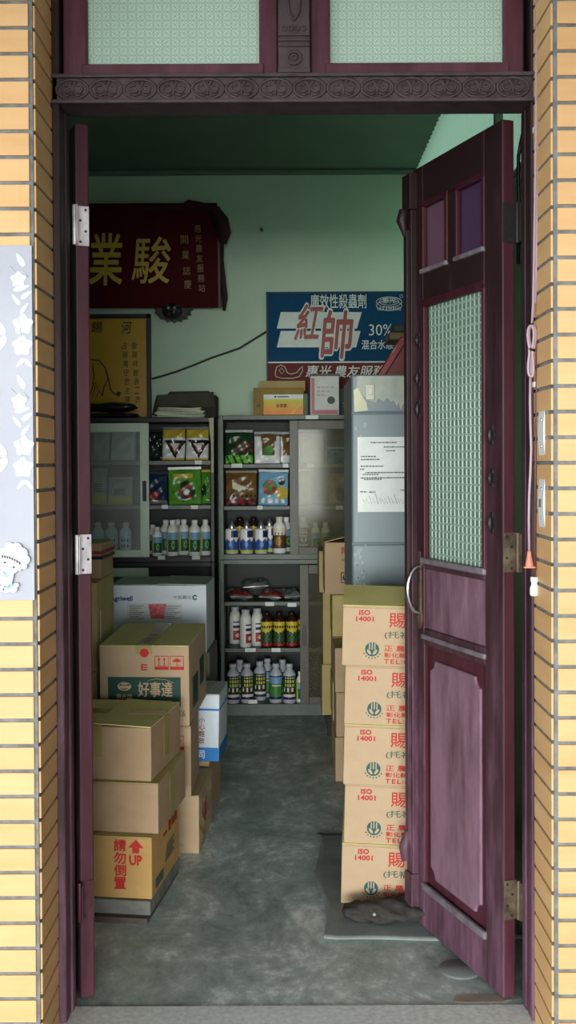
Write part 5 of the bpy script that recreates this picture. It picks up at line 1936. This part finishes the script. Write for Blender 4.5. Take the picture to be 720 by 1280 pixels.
# cable and nail on the wall
g = MB()
q = [(190, 473.5), (203, 470), (222, 464), (243, 456), (262, 448), (283, 441), (300, 435), (316, 425), (334, 414)]
pts = []
for k in range(len(q) - 1):
    for j in range(3):
        f = j / 3
        pts.append(W(q[k][0] + (q[k + 1][0] - q[k][0]) * f, q[k][1] + (q[k + 1][1] - q[k][1]) * f, 6.485))
pts.append(W(*q[-1], 6.485))
tag(g.tube(pts, 0.0062, 8).build('wall_cable', BLACK), 'black cable slung across the back wall from the poster to the blue sign', 'cable')
nl = MB().tube([W(327, 289, 6.5), W(327, 287, 6.46)], 0.006, 8)
nl.tube([W(327, 287, 6.462), W(327, 287, 6.455)], 0.010, 8)
tag(nl.build('wall_hook', BLACK), 'small black nail in the back wall above the blue sign', 'nail')

# ------------------------------------------------------------------ floor by the right stack
mtq = thing('floor_mat', 'worn grey rubber mat under the printed carton stack', 'mat', (0.40, 3.66, 0.0))
g = MB()
g.grid(lambda u, v: Vector(((u - 0.5) * 0.60 + 0.012 * math.sin(9 * v) * (1 - u), (v - 0.5) * 0.92, 0.0055 + 0.003 * math.sin(8 * u + 5 * v) * (1 if v < 0.2 or u < 0.15 else 0.1) + (0.006 * max(0, 0.08 - u) / 0.08))), 30, 40)
q_ = g.build('mat_sheet', M('grey_rubber', (146, 155, 151), 0.7, (110, 118, 115), 5, lo=0.3, hi=0.7), mtq, recalc=False)
md = q_.modifiers.new('thick', 'SOLIDIFY')
md.thickness = 0.004
md.offset = 0
g = MB()
for k in range(6):
    yy = -0.44 + k * 0.014
    g.tube([(-0.292, yy, 0.008), (-0.282, yy + 0.002, 0.012), (-0.272, yy, 0.008)], 0.002, 5)
g.build('edge_stitching', M('pale_thread', (150, 152, 148), 0.8), mtq)
lm = thing('crushed_sack', 'dark crushed sack lying on the mat under the lowest printed carton', 'sack', (0.345, 3.36, 0.009))
g = MB()
rn = random.Random(4)


def sack(u, v):
    a = 2 * PI * v
    e = max(0.0, math.sin(PI * min(1, max(0, u)))) ** 0.22
    k_ = 1 + 0.20 * math.sin(9 * u + 3 * a) + 0.16 * math.sin(23 * u - 5 * a) + 0.10 * math.sin(41 * u + 7 * a)
    return Vector(((u - 0.5) * 0.37, -0.03 + 0.052 * math.cos(a) * e * k_, 0.030 + 0.028 * math.sin(a) * e * k_))


g.grid(sack, 40, 18)
bmesh.ops.remove_doubles(g.bm, verts=g.bm.verts, dist=1e-4)
g.build('sack_body', M('dark_sacking', (62, 60, 56), 0.9, (40, 38, 36), 40, lo=0.3, hi=0.7, bump=0.5), lm)
g = MB()
for (x, y_, z_) in ((-0.09, -0.105, 0.05),):
    g.prism(disc(0.005, 6, (x, z_)), y_ - 0.004, y_ + 0.004)
g.build('paper_scrap', M('dull_paper_scrap', (150, 152, 148), 0.8), lm)
pc = fl(575, 1213)
tag(MB().lathe([(0.058, 0.0), (0.060, 0.003), (0.056, 0.007), (0.0, 0.008)], 28, close=False).build('floor_disc', M('grey_cast_disc', (112, 118, 116), 0.7), None), 'flat grey round plate set on the floor under the right leaf', 'plate').location = (pc.x, pc.y, 0.0005)
pc = fl(600, 1249)
pat = [(0.075 * math.cos(a) * (1 + 0.12 * math.sin(3 * a + 1)), 0.026 * math.sin(a) * (1 + 0.18 * math.cos(2 * a))) for a in [2 * PI * i / 28 for i in range(28)]]
mb_ = MB().prism(pat, -0.0015, 0.0015, mat=Matrix.Rotation(R(90), 4, 'X'))
tag(mb_.build('cement_patch', M('brown_cement', (128, 112, 98), 0.8, (150, 140, 130), 20, lo=0.3, hi=0.7)), 'brownish cement patch on the floor below the right leaf corner', 'patch').location = (pc.x, pc.y, 0.0015)

# ------------------------------------------------------------------ things on the tiled front
# patterned film with a hanging ornament on the left wall
YK = YT - 0.001
xk1 = W(42, 530, YK).x
zk0, zk1 = W(20, 750, YK).z, W(20, 307, YK).z
rel = Vector((xk1 - 0.45, YK, zk0))
fs = thing('patterned_panel', 'lavender white panel with a pale floral pattern on the left tiled wall', 'panel', rel)
LAV = M('lavender_film', (164, 165, 176), 0.6, (174, 176, 183), 2, spec=0.1)
FLW = M('white_floral_print', (200, 205, 210), 0.6, spec=0.1)
MB().box(xk1 - 0.9, xk1, YK - 0.004, YK, zk0, zk1).build('film_sheet', LAV, fs, bevel=0.001, rel=rel)
g = MB()
yk = YK - 0.0048


PETAL = [0]


def petal(cx, cz, ln, wd, ang, m=0):
    PETAL[0] += 1
    dy = 0.00008 * (PETAL[0] % 9)
    pts = []
    for i in range(14):
        a = 2 * PI * i / 14
        u, v = ln / 2 * (1 + math.cos(a)), wd / 2 * math.sin(a) * (1 - 0.35 * math.cos(a))
        pts.append((cx + u * math.cos(ang) - v * math.sin(ang), cz + u * math.sin(ang) + v * math.cos(ang)))
    g.prism(pts, yk - dy, yk + 0.0009, m)


def flower(cx, cz, r_):
    for i in range(5):
        petal(cx, cz, r_ * 1.15, r_ * 1.05, 2 * PI * i / 5 + 0.3)


def scroll(cx, cz, r_, s=1):
    g.tube([(cx + s * r_ * math.cos(a), yk, cz + r_ * math.sin(a)) for a in [R(-70 + 14 * i) for i in range(13)]], 0.0028, 5)
    petal(cx + s * r_ * 0.35, cz + r_, 0.045, 0.018, R(150) if s > 0 else R(30))


zz = zk1 - 0.03
row = 0
while zz > zk0 + 0.26:
    for cx in (xk1 - 0.032, xk1 - 0.29, xk1 - 0.55, xk1 - 0.80):
        flower(cx, zz - 0.05, 0.017)
        flower(cx + 0.010, zz - 0.155, 0.022)
        flower(cx + 0.008, zz - 0.205, 0.022)
        g.tube([(cx, yk, zz - 0.14), (cx + 0.004, yk, zz - 0.175), (cx + 0.008, yk, zz - 0.20)], 0.0014, 4)
        for s in (-1, 1):
            petal(cx + 0.004, zz - 0.12 + 0.01 * s, 0.032, 0.010, R(90 + 38 * s))
            petal(cx + 0.012, zz - 0.235, 0.028, 0.010, R(-90 + 42 * s))
        petal(cx - 0.032, zz - 0.18, 0.052, 0.019, R(125))
        petal(cx - 0.030, zz - 0.182, 0.050, 0.019, R(-125))
        petal(cx - 0.012, zz - 0.075, 0.04, 0.012, R(15))
        scroll(cx - 0.085, zz - 0.03, 0.036)
        scroll(cx - 0.085, zz - 0.17, 0.03, 1)
        petal(cx - 0.055, zz - 0.105, 0.05, 0.02, R(200))
        petal(cx - 0.05, zz - 0.11, 0.05, 0.018, R(160))
        petal(cx + 0.014, zz - 0.02, 0.036, 0.014, R(120))
        petal(cx + 0.006, zz - 0.095, 0.030, 0.012, R(35))
        g.tube([(cx - 0.02, yk, zz - 0.02), (cx - 0.006, yk, zz - 0.035), (cx + 0.012, yk, zz - 0.03), (cx + 0.022, yk, zz - 0.044)], 0.0015, 4)
    zz -= 0.285
    row += 1
fp = g.build('floral_print', FLW, fs, rel=rel)
# hanging ornament: child in a frilled cap on a cloud
oc = W(12, 712, YK - 0.006)
orn = thing('cutout_ornament', 'small white cutout of a child in a frilled cap on the floral panel', 'ornament', (oc.x, YK - 0.006, oc.z - 0.05))
PORC = M('white_enamel', (204, 209, 211), 0.5, spec=0.15)
TEAL = M('pale_teal_paint', (132, 190, 192), 0.4)
sc_ = YK / F


def op(px, py):
    q_ = W(px, py, YK - 0.006)
    return (q_.x - oc.x, q_.z - oc.z + 0.05)


def blob(px, py, r_, rat=1.0, n=20):
    c_ = op(px, py)
    return [(c_[0] + r_ * sc_ * math.cos(2 * PI * i / n), c_[1] + r_ * sc_ * rat * math.sin(2 * PI * i / n)) for i in range(n)]


g = MB()
for iq, (px, py, r_) in enumerate(((6, 690, 6), (13, 684, 6.5), (22, 685, 7), (29, 691, 7), (33, 699, 6), (31, 707, 4.5), (16, 694, 10), (24, 700, 9), (4, 697, 5))):
    g.prism(blob(px, py, r_), -0.0098 - 0.00025 * iq, -0.002)
g.build('frilled_cap', PORC, orn, bevel=0.0008)
g = MB().prism([op(*k) for k in ((1, 700), (4, 696), (10, 693), (20, 696), (26, 701), (28, 706), (24, 713), (19, 717), (12, 718), (5, 713), (1, 707))], -0.0130, -0.004)
g.prism(blob(26, 711, 2.4), -0.0127, -0.004)
g.build('face', M('pale_enamel', (208, 206, 205), 0.5, spec=0.15), orn, bevel=0.0008)
g = MB()
for i in range(8):
    f = i / 7
    x_, y_ = 5 + 21 * f, 694.2 + 0.5 * f + 7.5 * f * f
    g.prism([op(x_ - 1.2, y_ - 1.0), op(x_ + 1.2, y_ + 0.1), op(x_ + 0.8, y_ + 3.0), op(x_ - 0.6, y_ + 2.4)], -0.0140 - 0.0001 * i, -0.012)
g.build('fringe', BLACK, orn)
for (px, py) in ((8, 702.5), (19, 708.5)):
    MB().prism(blob(px, py, 1.8, 0.8, 12), -0.0138, -0.012).build('eye', M('dark_eye', (60, 66, 70), 0.4), orn)
MB().prism(blob(10.5, 711.5, 1.0, 0.6, 8), -0.0138, -0.012).build('mouth', M('pale_pink', (214, 176, 176), 0.5), orn)
g = MB().prism([op(*k) for k in ((4, 712), (8, 717), (14, 717.5), (19, 715), (18, 722), (16, 729), (11, 733), (5, 732), (0, 727), (0, 716))], -0.011, -0.003)
g.build('torso', PORC, orn, bevel=0.0008)
g = MB().prism([op(*k) for k in ((4, 713), (6, 717.5), (10, 721.5), (14, 717.5), (10, 717), (6, 714.5))], -0.0128, -0.010)
g.build('collar', TEAL, orn)
g = MB()
for (px, py, r_) in ((2, 735, 5), (9, 737, 5), (17, 736, 6), (21, 731, 4), (-4, 735, 6)):
    g.prism(blob(px, py, r_, 0.75), -0.009 - 0.0001 * (px % 7), -0.001)
g.build('cloud', PORC, orn, bevel=0.0008)
g = MB().prism([op(*k) for k in ((8, 736), (14, 732), (17, 727.5), (17.5, 731), (13, 736)) ], -0.0128, -0.010)
g.build('ribbon', TEAL, orn)

# power cord and plug hanging in the right reveal, white socket beside it
YQ = 2.70
cb = thing('power_cord', 'pinkish white cord hanging down the right jamb with a tied loop and salmon plug', 'cord', W(663, 640, YQ))
rel = Vector(cb.location)
CORD = M('pinkish_cord', (172, 146, 156), 0.4)
g = MB()
up_ = [(671, -40), (670.5, 60), (670, 160), (668.5, 260), (667.5, 330), (666.5, 380), (665, 404)]
g.tube([W(*k, YQ) for k in up_], 0.0032, 8)
g.tube([W(k[0] + 2.9, k[1], YQ - 0.003) for k in up_[:-1]], 0.0028, 8)
dn = [(663, 468), (662.5, 500), (663, 530), (664, 560), (663, 590), (661.5, 620), (661, 650), (661.5, 690)]
g.tube([W(*k, YQ) for k in dn], 0.0034, 8)
g.build('cord', CORD, cb, rel=rel)
g = MB()
for s, (wa, wb) in ((-1, (5, 4)), (1, (5.5, 2))):
    loop = []
    for i in range(22):
        a = 2 * PI * i / 22
        yy = 439 - 32 * math.cos(a)
        ww = wa if yy < 438 else wb
        pinch = abs(yy - 438) / 32
        loop.append(W(664.5 + s * 1.0 + ww * math.sin(a) * (0.25 + pinch * 1.3), yy, YQ - 0.006 + 0.003 * s))
    g.tube(loop, 0.0034, 8, closed=True)
g.build('tied_loop', CORD, cb, rel=rel)
g = MB().tube([W(661, 436, YQ - 0.008), W(664.5, 437, YQ - 0.014), W(668, 438, YQ - 0.008)], 0.0035, 8)
g.build('cord_tie', BLACK, cb, rel=rel)
g = MB()
a, b_ = W(661.5, 689, YQ), W(661.5, 708, YQ)
g.lathe([(0.005, 0.038), (0.006, 0.026), (0.007, 0.022), (0.0105, 0.004), (0.011, 0.0)], 12, c=(b_.x, b_.y, b_.z))
g.box(b_.x - 0.014, b_.x + 0.014, b_.y - 0.008, b_.y + 0.008, b_.z - 0.004, b_.z)
g.build('plug', M('salmon_plastic', (206, 132, 108), 0.4), cb, bevel=0.001, rel=rel)
sk = thing('socket_lead', 'brown lead with a white bulb shaped socket at the right jamb foot of the cord', 'socket', W(668, 745, YQ))
rel = Vector(sk.location)
g = MB().tube([W(672.5, 150, YF - 0.006), W(671.5, 300, YF - 0.006), W(671, 480, YQ), W(669, 600, YQ), W(668, 722, YQ)], 0.003, 8)
g.build('lead', M('brown_lead', (92, 62, 60), 0.5), sk, rel=rel)
b_ = W(668, 745, YQ)
g = MB().lathe([(0.009, 0.0), (0.0115, 0.004), (0.0115, 0.020), (0.008, 0.028), (0.008, 0.034), (0.010, 0.038), (0.010, 0.048)], 16, c=tuple(b_))
g.build('socket_body', WHITE, sk, rel=rel)
for (px, py, lab) in ((672.5, 163, 'small white cable clip high on the right jamb'), (671.5, 481, 'small white cable clip level with the cord loop')):
    q_ = W(px, py, YF - 0.004)
    ck = MB().box(-0.007, 0.007, -0.012, 0.008, -0.007, 0.007)
    ck.tube([(-0.002, -0.012, 0), (-0.002, -0.016, 0)], 0.003, 8)
    o_ = tag(ck.build('cable_clip', WHITE, bevel=0.002), lab, 'clip', 'white cable clips on the right jamb')
    o_.location = (q_.x - 0.006, q_.y - 0.005, q_.z)
# two white switch plates let into the right reveal
for (y0, y1, lab, nm) in ((512, 571, 'upper white plate let into the right tiled reveal', 0), (597, 661, 'lower white plate with a small button let into the right tiled reveal', 1)):
    YW = 2.645
    a, b_ = W(680, y1, YW), W(680, y0, YW)
    hh = (b_.z - a.z) / 2
    sw = thing('switch_plate', lab, 'switch', (XR - 0.0005, YW, a.z))
    g = MB().box(-0.004, 0.004, -0.045, 0.045, -0.006, 2 * hh + 0.006)
    g.build('back_box', M('dull_grey_box', (128, 120, 112), 0.6), sw, bevel=0.001)
    pts = []
    for i in range(13):
        f = -1 + 2 * i / 12
        pts.append((-0.004 - 0.004 * (1 - f * f), hh + f * hh))
    g = MB().prism([(-0.003, 2 * hh), (-0.003, 0)] + pts, -0.030, 0.030)
    g.build('plate', WHITE, sw, bevel=0.002)
    if nm:
        MB().box(-0.0105, -0.007, -0.009, 0.009, hh - 0.010, hh + 0.010).build('button', M('grey_button', (96, 98, 100), 0.4), sw, bevel=0.001)
    for f in (0.22, 0.78):
        MB().tube([(-0.005, -0.004, 2 * hh * f), (-0.0085, -0.004, 2 * hh * f)], 0.0035, 8).build('screw', CHROME, sw)
# black cable hanging behind the right leaf
g = MB().tube([W(656, 148, 2.829), W(655, 160, 2.86), W(651, 178, 2.9), W(648, 196, 2.9), W(648, 225, 2.9), W(649, 260, 2.9), W(648, 330, 2.9)], 0.005, 8)
tag(g.build('hanging_cable', BLACK), 'black cable hanging in the gap behind the right leaf', 'cable')
lr = W(517, 223, 6.46)
g = MB().lathe([(0.022, 0.0), (0.026, 0.006), (0.026, 0.02), (0.018, 0.03)], 18)
o_ = tag(g.build('junction_cap', WHITE), 'small round white cap high on the back wall by the right corner', 'cap')
o_.location = (lr.x, 6.499, lr.z)
o_.rotation_euler = (R(90), 0, 0)
